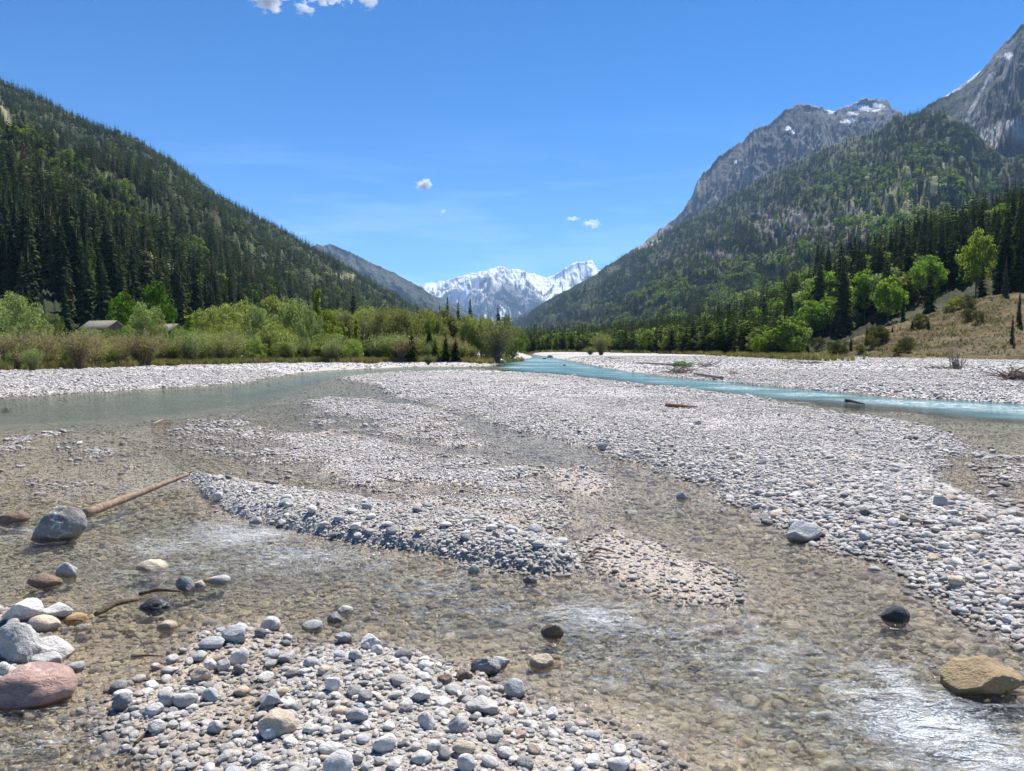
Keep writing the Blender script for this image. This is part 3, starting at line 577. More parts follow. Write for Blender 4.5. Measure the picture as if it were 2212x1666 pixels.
def mat_stone(name, single):
    t = NT(name); geo = t.n('NewGeometry'); pos = geo.outputs['Position']
    oi = t.n('ObjectInfo'); tc_ = t.n('TexCoord')
    off = t.n('VectorMath', operation='SCALE'); 
    ov = t.n('CombineXYZ'); 
    for i in range(3): t.set(ov.inputs[i], t.math('MULTIPLY', oi.outputs['Random'], (37.0, 91.0, 53.0)[i]))
    lv = t.n('VectorMath', operation='ADD'); t.set(lv.inputs[0], tc_.outputs['Object']); t.set(lv.inputs[1], ov.outputs[0]); lv = lv.outputs[0]
    if single: base = oi.outputs['Color']
    else:
        base = t.ramp(oi.outputs['Random'], [(0.0, (.20, .20, .205)), (0.07, (.32, .32, .325)), (0.20, (.47, .465, .465)), (0.45, (.60, .59, .585)), (0.65, (.70, .69, .68)), (0.78, (.58, .55, .52)), (0.86, (.78, .77, .76)), (0.94, (.56, .49, .40)), (0.985, (.50, .38, .32)), (1.0, (.78, .77, .76))])
    base = t.mix(1.0, base, (1.04, 1.0, .945), 'MULTIPLY')
    n1 = t.noise(lv, 2.2 if single else 1.6, 6, 0.65); n2_ = t.noise(lv, 16, 5, 0.7)
    base = t.mix(1.0, base, t.ramp(n1, [(0.3, .68), (0.7, 1.18)]), 'MULTIPLY')
    base = t.mix(1.0, base, t.ramp(n2_, [(0.35, .80), (0.65, 1.12)]), 'MULTIPLY')
    # pale veins and dark cracks
    v = t.n('TexVoronoi', {'Scale': 1.7}, feature='DISTANCE_TO_EDGE')
    dv = t.n('VectorMath', operation='ADD'); t.set(dv.inputs[0], lv); nn = t.n('TexNoise', {'Scale': 3.0, 'Detail': 3}); t.set(nn.inputs['Vector'], lv); t.set(dv.inputs[1], nn.outputs['Color'])
    t.set(v.inputs['Vector'], dv.outputs[0])
    vein = t.mapr(v.outputs[0], 0.0, 0.028 if not single else 0.05, 1, 0)
    pick = t.mapr(t.noise(ov.outputs[0], 0.5, 0), 0.5, 0.56) if not single else t.mapr(t.noise(lv, 0.7, 1), 0.48, 0.6)
    base = t.mix(t.math('MULTIPLY', vein, t.math('MULTIPLY', pick, 0.65)), base, (.72, .70, .67))
    sp = t.n('SeparateXYZ'); t.set(sp.inputs[0], pos); z = sp.outputs[2]
    nw = t.noise(pos, 9, 3)
    wl = t.math('ADD', z, t.math('MULTIPLY', t.math('SUBTRACT', nw, 0.5), 0.03))
    wet = t.mapr(wl, 0.004, 0.038, 1, 0)
    deep = t.mapr(z, -0.015, 0.0, 1, 0)
    base = t.mix(wet, base, t.mix(1.0, base, (.52, .49, .45), 'MULTIPLY'))
    base = t.mix(deep, base, t.mix(1.0, base, (1.95, 1.80, 1.45), 'MULTIPLY'))
    h = t.math('ADD', t.math('MULTIPLY', n1, 0.6), t.math('MULTIPLY', n2_, 0.22))
    h = t.math('SUBTRACT', h, t.math('MULTIPLY', vein, 0.05))
    bm = t.bump(h, 0.55, 0.18 if not single else 0.15)
    return t.done(t.bsdf(base, t.math('SUBTRACT', 0.82, t.math('MULTIPLY', wet, 0.5)), bm, 0.35))
m_gravel = mat_stone('gravel_stone', False); m_single = mat_stone('boulder_stone', True)
NV = 9
st_hi = [stone_mesh('pebble_fine_%d' % i, 3, 100 + i, m_gravel, .07, 5) for i in range(NV)]
st_mid = [stone_mesh('pebble_mid_%d' % i, 2, 200 + i, m_gravel, .07, 5) for i in range(NV)]
st_lo = [stone_mesh('pebble_far_%d' % i, 1, 300 + i, m_gravel, .05, 3) for i in range(NV)]

def coarse_at(x, y):                           # how coarse the gravel lies here (1 = usual)
    s = sdist(BARS[0]['p'], x, y)
    c = 1 + 0.35 * fbm(x * .8, y * .8, 3, 151)
    PX, PY = pix(x, y, np.zeros(x.shape) + .1)
    edge = np.exp(-((s - .5) / 1.1) ** 2) * sstep(14, 9, y) * (PX > 1000)
    low = sstep(1150, 1500, PY) * (PX > 1500)
    return np.clip(c + 0.55 * edge + 0.12 * low - 0.38 * sstep(1.5, 3.5, s) * sstep(1250, 1000, PY), .5, 2.2)
SHO = [i for i, b in enumerate(BARS) if b['n'].startswith('shoal')]
def band(r0, r1, n, smin, smax, az=R(50), power=2.2, wet=0.5, bias=0.0, coarse=True):
    n = int(n * 50 / 41)
    r = np.sqrt(rng.uniform(r0 * r0, r1 * r1, n)); a = rng.uniform(-az, az, n)
    x, y = r * np.sin(a), r * np.cos(a)
    g, sd, wh = ground(x, y, True)
    e = 0.4; 
    dry = sstep(-0.06, 0.03, g)
    sand = sand_amt(x, y)
    shoal = (wh == SHO[0]) | (wh == SHO[1])
    keep = rng.random(n) < np.where((g > 0.0) | shoal, 1.0, wet + (1 - wet) * dry) * (1 - 0.72 * sand)
    keep &= (g > -0.2)
    PX, PY = pix(x, y, g)
    vegz = sdist([(-200,1000),(-200,10)] + [gp(px_, py_, .4) for px_, py_ in [(-700,822),(0,803),(150,797),(300,788),(600,783),(900,779),(1030,778),(1120,772),(1140,768)]] + [(0,1000)], x, y)
    keep &= (vegz < 3.5)
    x, y, g = x[keep], y[keep], g[keep]; m = len(x)
    u = rng.random(m); s = (smin ** (1 - power) + u * (smax ** (1 - power) - smin ** (1 - power))) ** (1 / (1 - power))
    s = s * .72 * (coarse_at(x, y) if coarse else 1)
    asp = rng.uniform(.62, .95, m); hh = rng.uniform(.30, .62, m)
    scl = np.stack([s, s * asp, s * hh], 1)
    rot = np.stack([rng.normal(0, .22, m), rng.normal(0, .22, m), rng.uniform(0, 6.28, m)], 1)
    P = np.stack([x, y, g + s * hh * rng.uniform(.05, .42, m)], 1)
    return P, rot, scl
def cat3(*b): return [np.concatenate([q[i] for q in b]) for i in range(3)]
# near: every pebble; far: only what still shows as a stone
A = cat3(band(2.3, 7, 15000, .035, .075, power=2.8, wet=.35), band(2.3, 7, 62000, .012, .045, power=2.5, wet=.75), band(2.3, 7, 5000, .038, .085, power=3.4, wet=.45),
         band(7, 13, 130000, .020, .060, power=2.7, wet=.5), band(7, 13, 7500, .055, .12, power=3.4, wet=.4))
S_ = band(6, 19, 30000, .07, .17, power=3.2, wet=0.0); kS = np.isin(ground(S_[0][:, 0], S_[0][:, 1], True)[2], SHO) & (rng.random(len(S_[0])) < .55); A = cat3(A, [q[kS] for q in S_])
U_ = [q for q in band(2.3, 10, 10000, .045, .13, power=3.0, wet=1.0)]; ku = U_[0][:, 2] - U_[2][:, 2] * .3 < -.03; A = cat3(A, [q[ku] for q in U_])
iA = rng.integers(0, NV, len(A[0])) + np.where(A[2][:, 0] / np.hypot(A[0][:, 0], A[0][:, 1]) > .0105, NV, 0)
scatter('gravel', *A, iA, st_mid + st_hi, 'grey and white river pebbles and cobbles covering the bars and bed near the camera', 'gravel')
B = cat3(band(13, 24, 230000, .034, .085, power=2.8, wet=.25), band(13, 24, 6000, .085, .17, power=3.2, wet=.3),
         band(24, 48, 170000, .07, .14, power=3.0, wet=.1), band(24, 48, 5000, .16, .28, power=3.2, wet=.1), band(48, 110, 40000, .15, .30, power=3.0, wet=.1))
iB = rng.integers(0, NV, len(B[0]))
scatter('far_gravel', *B, iB, st_lo, 'pale gravel and cobbles covering the river bars farther off', 'gravel')

# ---------------------------------------------------------------- stones that stand out, each a thing
SP = [stone_mesh('stone_shape_%d' % i, 4, 400 + i, m_single, .065, 5) for i in range(8)]
BP = [stone_mesh('boulder_shape_%d' % i, 5, 450 + i, m_single, .13, 14, .55) for i in range(6)]
COLS = {'white': (.78, .77, .75), 'pale grey': (.66, .655, .645), 'grey': (.50, .50, .49), 'blue-grey': (.46, .49, .52), 'dark grey': (.26, .265, .28), 'black': (.06, .065, .075), 'tan': (.60, .51, .40), 'brown': (.25, .18, .13), 'red': (.40, .275, .24), 'orange': (.55, .36, .16), 'yellow': (.34, .26, .155), 'stone grey': (.27, .26, .25)}
def put_stone(x, y, z, w, l, h, col, name, label, cat, group=None, rz=0.0, tilt=0.0, shape=None, pool=SP):
    me = shape if shape is not None else pool[rng.integers(0, len(pool))]
    o = bpy.data.objects.new(name, me); C.objects.link(o)
    o.location = (x, y, z); o.scale = (w, l, h); o.rotation_euler = (rng.normal(0, .06), tilt, rz)
    c = np.array(COLS[col]) * rng.uniform(.93, 1.07); o.color = (*c, 1)
    return tag(o, label, cat, group)
def gz(x, y): return float(ground(np.array([x]), np.array([y]))[0])
STONES = [  # left, right, top, base in the picture; colour; label
 (78,202,1098,1166,'stone grey','big rugged grey boulder in the stream at the lower end of the long pale log','B'),
 (-22,168,1447,1530,'red','large red boulder veined with white at the left edge of the foreground','S'),
 (2036,2204,1446,1508,'yellow','wet yellow-brown boulder awash in the rapids at the lower right','B'),
 (1696,1778,1130,1172,'blue-grey','largest blue-grey boulder on the waterline of the right-hand gravel bar','B'),
 (1904,1964,1303,1342,'black','round black wet stone standing alone in the clear side channel','S'),
 (1168,1217,1340,1377,'brown','rough brown stone awash in the middle of the foreground stream','B'),
 (1143,1197,1408,1442,'tan','smooth cream stone just under the water below the rough brown one','S'),
 (0,62,1100,1130,'brown','flat brown wet stone at the left edge beside the big grey boulder','S'),
 (14,97,1299,1348,'pale grey','large whitish wedge stone, topmost of the left-edge stone cluster','B'),
 (94,157,1304,1338,'white','white angular stone to the right of the whitish wedge at the left edge','B'),
 (64,128,1332,1367,'tan','dull tan oval stone below the white angular one at the left edge','S'),
 (14,43,1339,1358,'grey','small round grey stone below the whitish wedge at the left edge','S'),
 (-15,92,1362,1432,'grey','long flat grey slab leaning up in the left-edge stone cluster','B'),
 (59,161,1381,1423,'pale grey','pale pointed stone resting against the grey slab at the left edge','B'),
 (67,131,1414,1446,'grey','grey domed stone just above the large red boulder','S'),
 (-20,20,1434,1463,'pale grey','light stone cut by the left edge above the red boulder','S'),
 (59,131,1233,1268,'brown','wet red-brown stone in the stream at left, darkest of its pair','S'),
 (120,167,1207,1246,'grey','upright grey-brown stone in the stream behind the wet red-brown one','B'),
 (142,187,1319,1343,'orange','low orange-tan stone at the right end of the left-edge cluster','S'),
 (300,376,1289,1316,'black','wet black stone resting on the sunken branch at left','B'),
 (296,364,1205,1233,'tan','smooth beige stone with water pouring past it left of centre','S'),
 (418,445,1248,1269,'tan','small cream stone beside the orange one in mid stream','S'),
 (440,460,1241,1257,'orange','small bright orange stone in mid stream','S'),
 (450,499,1236,1260,'grey','flat grey stone just right of the bright orange one','S'),
 (378,424,1240,1275,'dark grey','dark shiny stone left of the small cream one in mid stream','B'),
 (340,384,1335,1358,'tan','pale brown dome half sunk in the shallows right of the black stone','S'),
 (430,486,1381,1405,'blue-grey','smooth light blue oval stone at the left of the small cobble heap','S'),
 (480,534,1358,1391,'blue-grey','round slate-blue stone on top of the small cobble heap','S'),
 (497,536,1350,1372,'pale grey','pale stone tucked behind the slate-blue one','S'),
 (440,469,1414,1452,'white','upright whitish egg-shaped stone, left of three in a row','S'),
 (468,497,1413,1452,'pale grey','speckled grey oblong stone, middle of three in a row','S'),
 (497,538,1403,1439,'white','brightest white egg-shaped stone, right of three in a row','S'),
 (503,528,1437,1457,'dark grey','dark stone under the brightest white egg-shaped one','S'),
 (409,456,1445,1480,'tan','rough tan stone below the row of three white stones','B'),
 (344,378,1493,1528,'grey','grey rounded stone at the upper left of the gravel spit','S'),
 (371,427,1502,1530,'grey','long smooth grey-green stone beside the rounded grey one on the spit','S'),
 (437,473,1491,1520,'blue-grey','leaning blue-grey stone at the top of the spit left of its tip','S'),
 (242,286,1503,1536,'dark grey','dark wet stone at the left end of the gravel spit','B'),
 (314,353,1524,1547,'pale grey','pale bluish stone below the long grey-green one','S'),
 (320,357,1561,1586,'pale grey','pale stone lying against the two foreground sticks','S'),
 (450,482,1561,1586,'pale grey','pale rounded stone on the spit right of the two sticks','S'),
 (564,606,1335,1364,'pale grey','pale rounded stone standing in the shallows above the gravel spit','S'),
 (550,577,1359,1378,'dark grey','dark stone at the foot of the pale one in the shallows','S'),
 (652,699,1336,1358,'blue-grey','light blue oval stone alone in the shallows above the spit','S'),
 (706,740,1315,1345,'dark grey','dark grey angular stone in the stream above the spit','B'),
 (728,765,1302,1323,'white','white stone just behind the dark angular one in the stream','S'),
 (724,762,1367,1391,'blue-grey','dark blue-grey stone with white patches near the top of the spit','B'),
 (778,827,1380,1413,'pale grey','pale veined stone, tallest at the tip of the gravel spit','B'),
 (801,827,1403,1423,'white','small white stone in front of the tall veined one at the spit tip','S'),
 (752,783,1414,1438,'grey','grey oval stone left of the small white one at the spit tip','S'),
 (852,892,1411,1432,'dark grey','dark mottled stone at the right of the spit tip','S'),
 (1016,1083,1419,1458,'dark grey','large dark stone with white edges at the water right of the spit','B'),
 (1056,1102,1414,1443,'blue-grey','blue-grey stone touching the large dark one with white edges','B'),
 (985,1022,1452,1476,'brown','low dark brown stone left below the large dark one','B'),
 (944,977,1463,1482,'brown','smooth brown pebble-shaped stone at the right of the spit','S'),
 (1088,1136,1471,1511,'blue-grey','plump blue-grey stone on the right shore of the spit','S'),
 (564,605,1492,1534,'blue-grey','slate-blue upright stone on bare sand above the big tan boulder','B'),
 (556,644,1551,1600,'tan','big smooth tan boulder on the gravel spit in the foreground','S'),
 (566,603,1578,1604,'white','white stone lying in front of the big tan boulder','S'),
 (745,798,1537,1567,'grey','long grey stone with a white rim on the gravel spit','B'),
 (901,942,1544,1585,'pale grey','pale blocky stone in the middle of the gravel spit','B'),
 (961,1017,1559,1594,'grey','broad pitted grey stone right of the pale blocky one','B'),
 (1005,1077,1521,1550,'grey','flat layered grey stone near the right of the spit','B'),
 (805,857,1595,1627,'white','big smooth white stone low on the gravel spit','S'),
 (976,1029,1610,1641,'tan','pale cream rounded stone low on the right of the spit','S'),
 (986,1028,1633,1672,'pale grey','pale bluish stone at the bottom edge right of centre','S'),
 (697,763,1633,1685,'pale grey','largest whitish stone at the bottom edge of the spit','S'),
 (702,736,1461,1493,'white','white veined stone in the upper middle of the spit','S'),
 (877,932,1493,1523,'pale grey','mottled white and grey stone near the middle of the spit','B'),
 (1460,1486,1059,1079,'grey','grey stone standing alone in the narrow clear channel','B'),
 (1349,1377,1097,1108,'white','flat white stone alone in the narrow clear channel','S'),
 (459,481,1062,1083,'pale grey','pale upright stone near the top of the cut bank','S'),
 (539,567,1111,1132,'grey','rounded grey stone at the foot of the cut bank','S'),
 (1010,1040,1190,1212,'grey','bluish stone low in the face of the cut bank','B'),
 (1130,1160,1236,1260,'dark grey','dark angular stone in the water at the foot of the cut bank','B'),
 (2018,2045,1090,1112,'grey','dark cobble at the edge of the shallows on the far right','S'),
 (1290,1314,938,955,'grey','grey block standing up from the middle bar above the channel','B'),
 (1500,1515,912,922,'grey','small grey block on the open gravel near the brown log','B'),
]
taken = []
for (x0, x1, yt, yb, col, lab, kind) in STONES:
    xc = (x0 + x1) / 2
    X0, Y0 = gp(xc, yb); g = max(gz(X0, Y0), -0.12); X0, Y0 = gp(xc, yb, max(g, 0.0))
    e = math.atan(CAMZ / Y0); w = (x1 - x0) / F * Y0 * 1.02; l = w * 0.72
    vis = (yb - yt) / F * Y0 / math.cos(e)
    h = math.sqrt(max((vis * 1.1) ** 2 - (l * math.sin(e)) ** 2, (0.42 * w) ** 2)); h = min(h * (1.15 if kind == 'B' and w > .25 else 1), w * .95)
    Yc = Y0 + l * 0.42; base = max(gz(X0, Yc), -0.10)
    zc = max(base, -0.02) + h * (0.30 if kind == 'B' and w > .25 else (.24 if base < -.02 else .34))
    put_stone(X0 * Yc / Y0, Yc, zc, w, l, h / .86, col, 'boulder' if w > .28 else 'stone', lab, 'boulder' if w > .28 else 'stone', rz=rng.choice([0, math.pi]) + rng.normal(0, .15), shape=(BP if kind == 'B' else SP)[len(taken) % (6 if kind == 'B' else 8)])
    taken.append((X0, Yc, w * .55))
# the cobbles that show largest, singly, sharing a label only where they look the same
def mainish(n, box, smin, smax, where, group, minz=-0.05, near=1.0, ymax=99):
    k = 0; tries = 0
    while k < n and tries < 6000:
        tries += 1
        px_ = rng.uniform(box[0], box[2]); py_ = rng.uniform(box[1], box[3]); x, y = gp(px_, py_)
        g = gz(x, y)
        if g < minz: continue
        s = rng.uniform(smin, smax)
        if any((x - a) ** 2 + (y - b) ** 2 < (s * .5 * near + c) ** 2 for a, b, c in taken): continue
        taken.append((x, y, s * .5))
        col = rng.choice(['white', 'white', 'pale grey', 'pale grey', 'pale grey', 'grey', 'grey', 'blue-grey', 'tan', 'dark grey'])
        h = s * rng.uniform(.45, .7)
        put_stone(x, y, max(g, -.05) + h * .3, s, s * rng.uniform(.65, .9), h, col, 'cobble', '%s%s %s cobble on the %s%s' % ('larger ' if s > (smin + smax) / 2 else 'smaller ', col, 'flat' if h < s * .55 else 'rounded', 'left ' if px_ < box[0] * .6 + box[2] * .4 else 'right ', where), 'cobble', '%s%s %s cobbles, %s%s' % ('larger ' if s > (smin + smax) / 2 else 'smaller ', col, 'flat' if h < s * .55 else 'rounded', 'left ' if px_ < box[0] * .6 + box[2] * .4 else 'right ', group), rz=rng.uniform(0, 6.28), tilt=rng.normal(0, .15)); k += 1
mainish(86, (300, 1430, 1400, 1720), .042, .088, 'half of the foreground gravel spit', 'half of the foreground spit', minz=.02)
mainish(60, (1520, 1090, 2300, 1420), .07, .125, 'part of the right-hand bar edge', 'part of the right-hand bar edge', minz=.03)
mainish(36, (560, 1100, 1240, 1240), .07, .13, 'half of the cut bank', 'half of the cut bank', minz=.02)
mainish(24, (250, 1340, 640, 1520), .06, .11, 'of the shallows above the spit', 'of the shallows above the spit', minz=-.08)
mainish(14, (-40, 1320, 180, 1470), .06, .10, 'of the left-edge stone cluster', 'of the left-edge stone cluster', minz=-.15)
# ---------------------------------------------------------------- trees and bushes
def mat_leaf(name, stops, single=False, trans=0.35, nsc=0.9):
    t = NT(name); oi = t.n('ObjectInfo'); geo = t.n('NewGeometry'); pos = geo.outputs['Position']
    base = oi.outputs['Color'] if single else t.ramp(oi.outputs['Random'], stops)
    base = t.mix(1.0, base, t.ramp(t.noise(pos, nsc, 4, 0.7), [(0.3, .60), (0.7, 1.40)]), 'MULTIPLY')
    rnd = t.n('Attribute', attribute_name='tint').outputs['Fac']
    base = t.mix(1.0, base, t.ramp(rnd, [(0, .62), (1, 1.38)]), 'MULTIPLY')
    d = t.n('BsdfDiffuse'); t.set(d.inputs[0], base)
    q = t.n('BsdfTranslucent'); t.set(q.inputs[0], t.mix(1.0, base, (1.15, 1.25, .7), 'MULTIPLY'))
    s = t.n('MixShader'); s.inputs[0].default_value = trans; t.set(s.inputs[1], d.outputs[0]); t.set(s.inputs[2], q.outputs[0])
    return t.done(s.outputs[0])
def mat_bark(name, c):
    t = NT(name); geo = t.n('NewGeometry'); pos = geo.outputs['Position']
    m = t.n('Mapping', {'Scale': (6, 6, 1.2)}); t.set(m.inputs[0], pos)
    n = t.noise(m.outputs[0], 4, 6, .7)
    return t.done(t.bsdf(t.mix(1.0, c, t.ramp(n, [(.3, .55), (.7, 1.35)]), 'MULTIPLY'), .9, t.bump(n, .8, .03), .2))
m_bark = mat_bark('bark', (.16, .13, .10)); m_twig = mat_bark('twigs', (.22, .17, .13)); m_drift = mat_bark('driftwood', (.38, .30, .23))
m_spr1 = mat_leaf('spruce_needles', [(0, (.030, .048, .020)), (.35, (.045, .066, .026)), (.7, (.062, .080, .030)), (.88, (.085, .092, .038)), (.96, (.11, .10, .05)), (1, (.13, .11, .07))], trans=.2)
m_spr_s = mat_leaf('spruce_crown', None, True, .2); m_leaf_s = mat_leaf('leaf_crown', None, True, .42)
m_brd1 = mat_leaf('spring_leaves', [(0, (.10, .15, .04)), (.4, (.15, .21, .05)), (.8, (.19, .24, .07)), (1, (.14, .15, .07))], trans=.42)

def tube_np(path, radii, sides=5):
    path = np.asarray(path, float); n = len(path); V = []; Fc = []
    for i in range(n):
        d = path[min(i + 1, n - 1)] - path[max(i - 1, 0)]; d = d / (np.linalg.norm(d) + 1e-9)
        a = np.cross(d, (0, 0, 1)) if abs(d[2]) < .95 else np.cross(d, (1, 0, 0)); a /= np.linalg.norm(a); b = np.cross(d, a)
        for k in range(sides):
            an = 2 * math.pi * k / sides; V.append(path[i] + radii[i] * (math.cos(an) * a + math.sin(an) * b))
    for i in range(n - 1):
        for k in range(sides): Fc.append((i * sides + k, i * sides + (k + 1) % sides, (i + 1) * sides + (k + 1) % sides, (i + 1) * sides + k))
    e = (n - 1) * sides
    for q in range(1, sides - 1, 2): Fc.append((e, e + q, e + q + 1, e + min(q + 2, sides - 1)) if q + 2 < sides else (e, e + q, e + q + 1, e + q + 1))
    return np.array(V), np.array(Fc)
def merge(parts):
    V = []; Fc = []; o = 0
    for v, f in parts: V.append(v); Fc.append(f + o); o += len(v)
    return np.concatenate(V), np.concatenate(Fc)
def quads_mesh(name, Q, mat, seed=0):
    """Q: (n,4,3) leaf quads"""
    Q = np.asarray(Q); n = len(Q)
    me = mesh_np(name, Q.reshape(-1, 3), np.arange(n * 4).reshape(-1, 4), mat, smooth=False, link=False)
    vattr(me, 'tint', np.repeat(np.random.default_rng(seed).random(n), 4)); return me
def spruce_quads(seed, levels, per, sub, h=1.0, r=.17, base=.06, ragged=.25):
    rs = np.random.default_rng(seed); Q = []
    for i in range(levels):
        f = (i + rs.uniform(-.3, .3)) / levels; f = min(max(f, 0), .985)
        z = h * (base + (1 - base) * f); rad = r * ((1 - f) ** .82) * (1 - .35 * math.exp(-f * 14)) + .006
        for k in range(per if f < .8 else max(4, per - 2)):
            a = rs.uniform(0, 6.283); Ln = rad * rs.uniform(1 - ragged * 1.6, 1 + ragged * .5)
            dr = Ln * rs.uniform(.25, .55); c, s = math.cos(a), math.sin(a)
            for q in range(sub):
                t0 = (q / sub) * .8 if sub > 1 else 0; t1 = min(t0 + (1.25 / sub if sub > 1 else 1.0), 1.0)
                wd = Ln * (.30 if sub > 1 else .42) * (1 - .35 * t0) * rs.uniform(.7, 1.2); o = rs.uniform(-.12, .12) * Ln * (1 if sub > 1 else 0)
                def pt(t, w, dz=0): return (c * Ln * t - s * (w + o), s * Ln * t + c * (w + o), z - dr * t * t + dz)
                sag = wd * rs.uniform(.3, .9)
                Q.append([pt(t0, 0), pt((t0 + t1) / 2, wd, -sag), pt(t1, 0, -.01 * h), pt((t0 + t1) / 2, -wd, -sag)])
    Q.append([(0, 0, h), (.012, 0, h * .93), (0, .004, h * .90), (-.012, 0, h * .93)])
    return np.array(Q)
def spruce_trunk(h=1.0): return tube_np([(0, 0, -.03), (0, 0, .4 * h), (0, 0, .97 * h)], [.016, .010, .002], 5)
def leaf_cloud(seed, n, clumps, size, env, clr=.2):
    """n leaf quads in clumps spread through an envelope env(rs)->centre"""
    rs = np.random.default_rng(seed); cs = np.array([env(rs) for _ in range(clumps)]); rr = rs.uniform(.6, 1.25, clumps) * clr
    k = rs.integers(0, clumps, n); d = rs.normal(size=(n, 3)); d /= np.linalg.norm(d, axis=1)[:, None]
    p = cs[k] + d * (rr[k] * rs.uniform(.35, 1.0, n) ** .5)[:, None] * np.array([1, 1, .72])
    a = rs.normal(size=(n, 3)); a /= np.linalg.norm(a, axis=1)[:, None]; b = np.cross(a, rs.normal(size=(n, 3))); b /= np.linalg.norm(b, axis=1)[:, None]
    s = (size * rs.uniform(.55, 1.35, n))[:, None]
    return np.stack([p - a * s, p + b * s * .6, p + a * s, p - b * s * .6], 1), cs
def crown_env(h0, h1, rx, top=1.0):
    def e(rs):
        while True:
            v = rs.uniform(-1, 1, 3)
            if np.linalg.norm(v) < 1 and np.linalg.norm(v) > .35: break
        z = h0 + (h1 - h0) * (v[2] * .5 + .5); wd = rx * (1 - .25 * max(v[2], 0) * top)
        return (v[0] * wd, v[1] * wd, z)
    return e
def limbs(seed, cs, h0, r0, k=9, foot=0.0, spread=0.02):
    rs = np.random.default_rng(seed); parts = [tube_np([(0, 0, -.03), (.01, 0, h0 * .6), (0, .01, h0 * 1.3)], [r0, r0 * .8, r0 * .55], 6)]
    for c in cs[rs.permutation(len(cs))[:k]]:
        c = np.array(c); m = np.array([c[0] * .35, c[1] * .35, h0 + (c[2] - h0) * .45]); parts.append(tube_np([(0, 0, h0 * .7), m, c], [r0 * .5, r0 * .32, r0 * .1], 4))
    return merge(parts)
def stems(seed, n, h, spread, r, curve=.5):
    rs = np.random.default_rng(seed); parts = []; tips = []
    for _ in range(n):
        a = rs.uniform(0, 6.28); L_ = h * rs.uniform(.6, 1.0); o = spread * rs.uniform(.1, 1) ** .8; b = rs.uniform(0, 6.28)
        p0 = np.array([math.cos(b), math.sin(b), 0]) * .06 * spread - np.array([0, 0, .02]); p2 = np.array([math.cos(a) * o, math.sin(a) * o, L_]); p1 = p0 * .5 + p2 * .45 + np.array([0, 0, L_ * .08]) + rs.normal(0, .02, 3)
        parts.append(tube_np([p0, p1, p2], [r, r * .7, r * .2], 3)); tips += [p1 * .4 + p2 * .6, p2, p1]
    return merge(parts), np.array(tips)

# far sources (mixed crown and trunk), 1 m tall, scaled when placed
def far_spruce(seed, lv, per, sub=1):
    return quads_mesh('far_spruce_%d' % seed, spruce_quads(seed, lv, per, sub, r=.185), m_spr1, seed)
sp_lo = [far_spruce(i, 10, 6) for i in range(5)]
sp_mid = [far_spruce(20 + i, 17, 7, 2) for i in range(5)]
def far_broad(seed, n, size, mat, h0=.12, rx=.36, cl=16, clr=.17):
    q, cs = leaf_cloud(seed, n, cl, size, crown_env(h0 + .1, .93, rx), clr); return quads_mesh('far_leaf_tree_%d' % seed, q, mat, seed)
br_lo = [far_broad(40 + i, 170, .085, m_brd1) for i in range(5)]
br_mid = [far_broad(60 + i, 900, .042, m_brd1, cl=26, clr=.13) for i in range(4)]

def tree_stuff(name, pts, hts, wid, idx, protos, label):
    n = len(hts); rot = np.stack([np.zeros(n), np.zeros(n), rng.uniform(0, 6.28, n)], 1); hts = np.asarray(hts); wid = np.asarray(wid)
    scatter(name, pts, rot, np.stack([hts * wid, hts * wid, hts], 1), idx, protos, label, 'forest')

# single trees: prototypes, then copies of tree, trunk and crown
def part(name, me, parent):
    o = bpy.data.objects.new(name, me); C.objects.link(o); o.parent = parent; return o
SHAPES = {'spruce': [], 'leaf': [], 'willow': [], 'twiggy': [], 'slim': []}
for i in range(4):
    q = spruce_quads(500 + i, 42, 12, 4, r=.165, ragged=.35); v, f = spruce_trunk()
    SHAPES['spruce'].append((mesh_np('trunk_mesh', v, f, m_bark, link=False), quads_mesh('spruce_crown_mesh', q, m_spr_s, i)))
for i in range(4):
    q, cs = leaf_cloud(520 + i, 4600, 48, .022, crown_env(.20, .95, .36), .115); v, f = limbs(i, cs, .2, .018, 12)
    SHAPES['leaf'].append((mesh_np('trunk_mesh', v, f, m_bark, link=False), quads_mesh('leaf_crown_mesh', q, m_leaf_s, i)))
for i in range(4):                                            # rounded willow down to the ground
    q, cs = leaf_cloud(540 + i, 9500, 90, .017, crown_env(.04, .95, .52, .8), .12); v, f = limbs(i + 9, cs, .1, .014, 16)
    SHAPES['willow'].append((mesh_np('trunk_mesh', v, f, m_twig, link=False), quads_mesh('willow_crown_mesh', q, m_leaf_s, i)))
for i in range(4):                                            # open bush of upright stems with sparse leaves
    (v, f), tips = stems(560 + i, 95, 1.0, .55, .0075)
    rs = np.random.default_rng(i); n = 3600; k = rs.integers(0, len(tips), n)
    p = tips[k] * rs.uniform(.75, 1.02, n)[:, None] + rs.normal(0, .055, (n, 3)); p[:, 2] = np.abs(p[:, 2])
    a = rs.normal(size=(n, 3)); a /= np.linalg.norm(a, axis=1)[:, None]; b = np.cross(a, rs.normal(size=(n, 3))); b /= np.linalg.norm(b, axis=1)[:, None]; s = rs.uniform(.010, .026, n)[:, None]
    SHAPES['twiggy'].append((mesh_np('stems_mesh', v, f, m_twig, link=False), quads_mesh('leaves_mesh', np.stack([p - a * s, p + b * s * .6, p + a * s, p - b * s * .6], 1), m_leaf_s, i)))
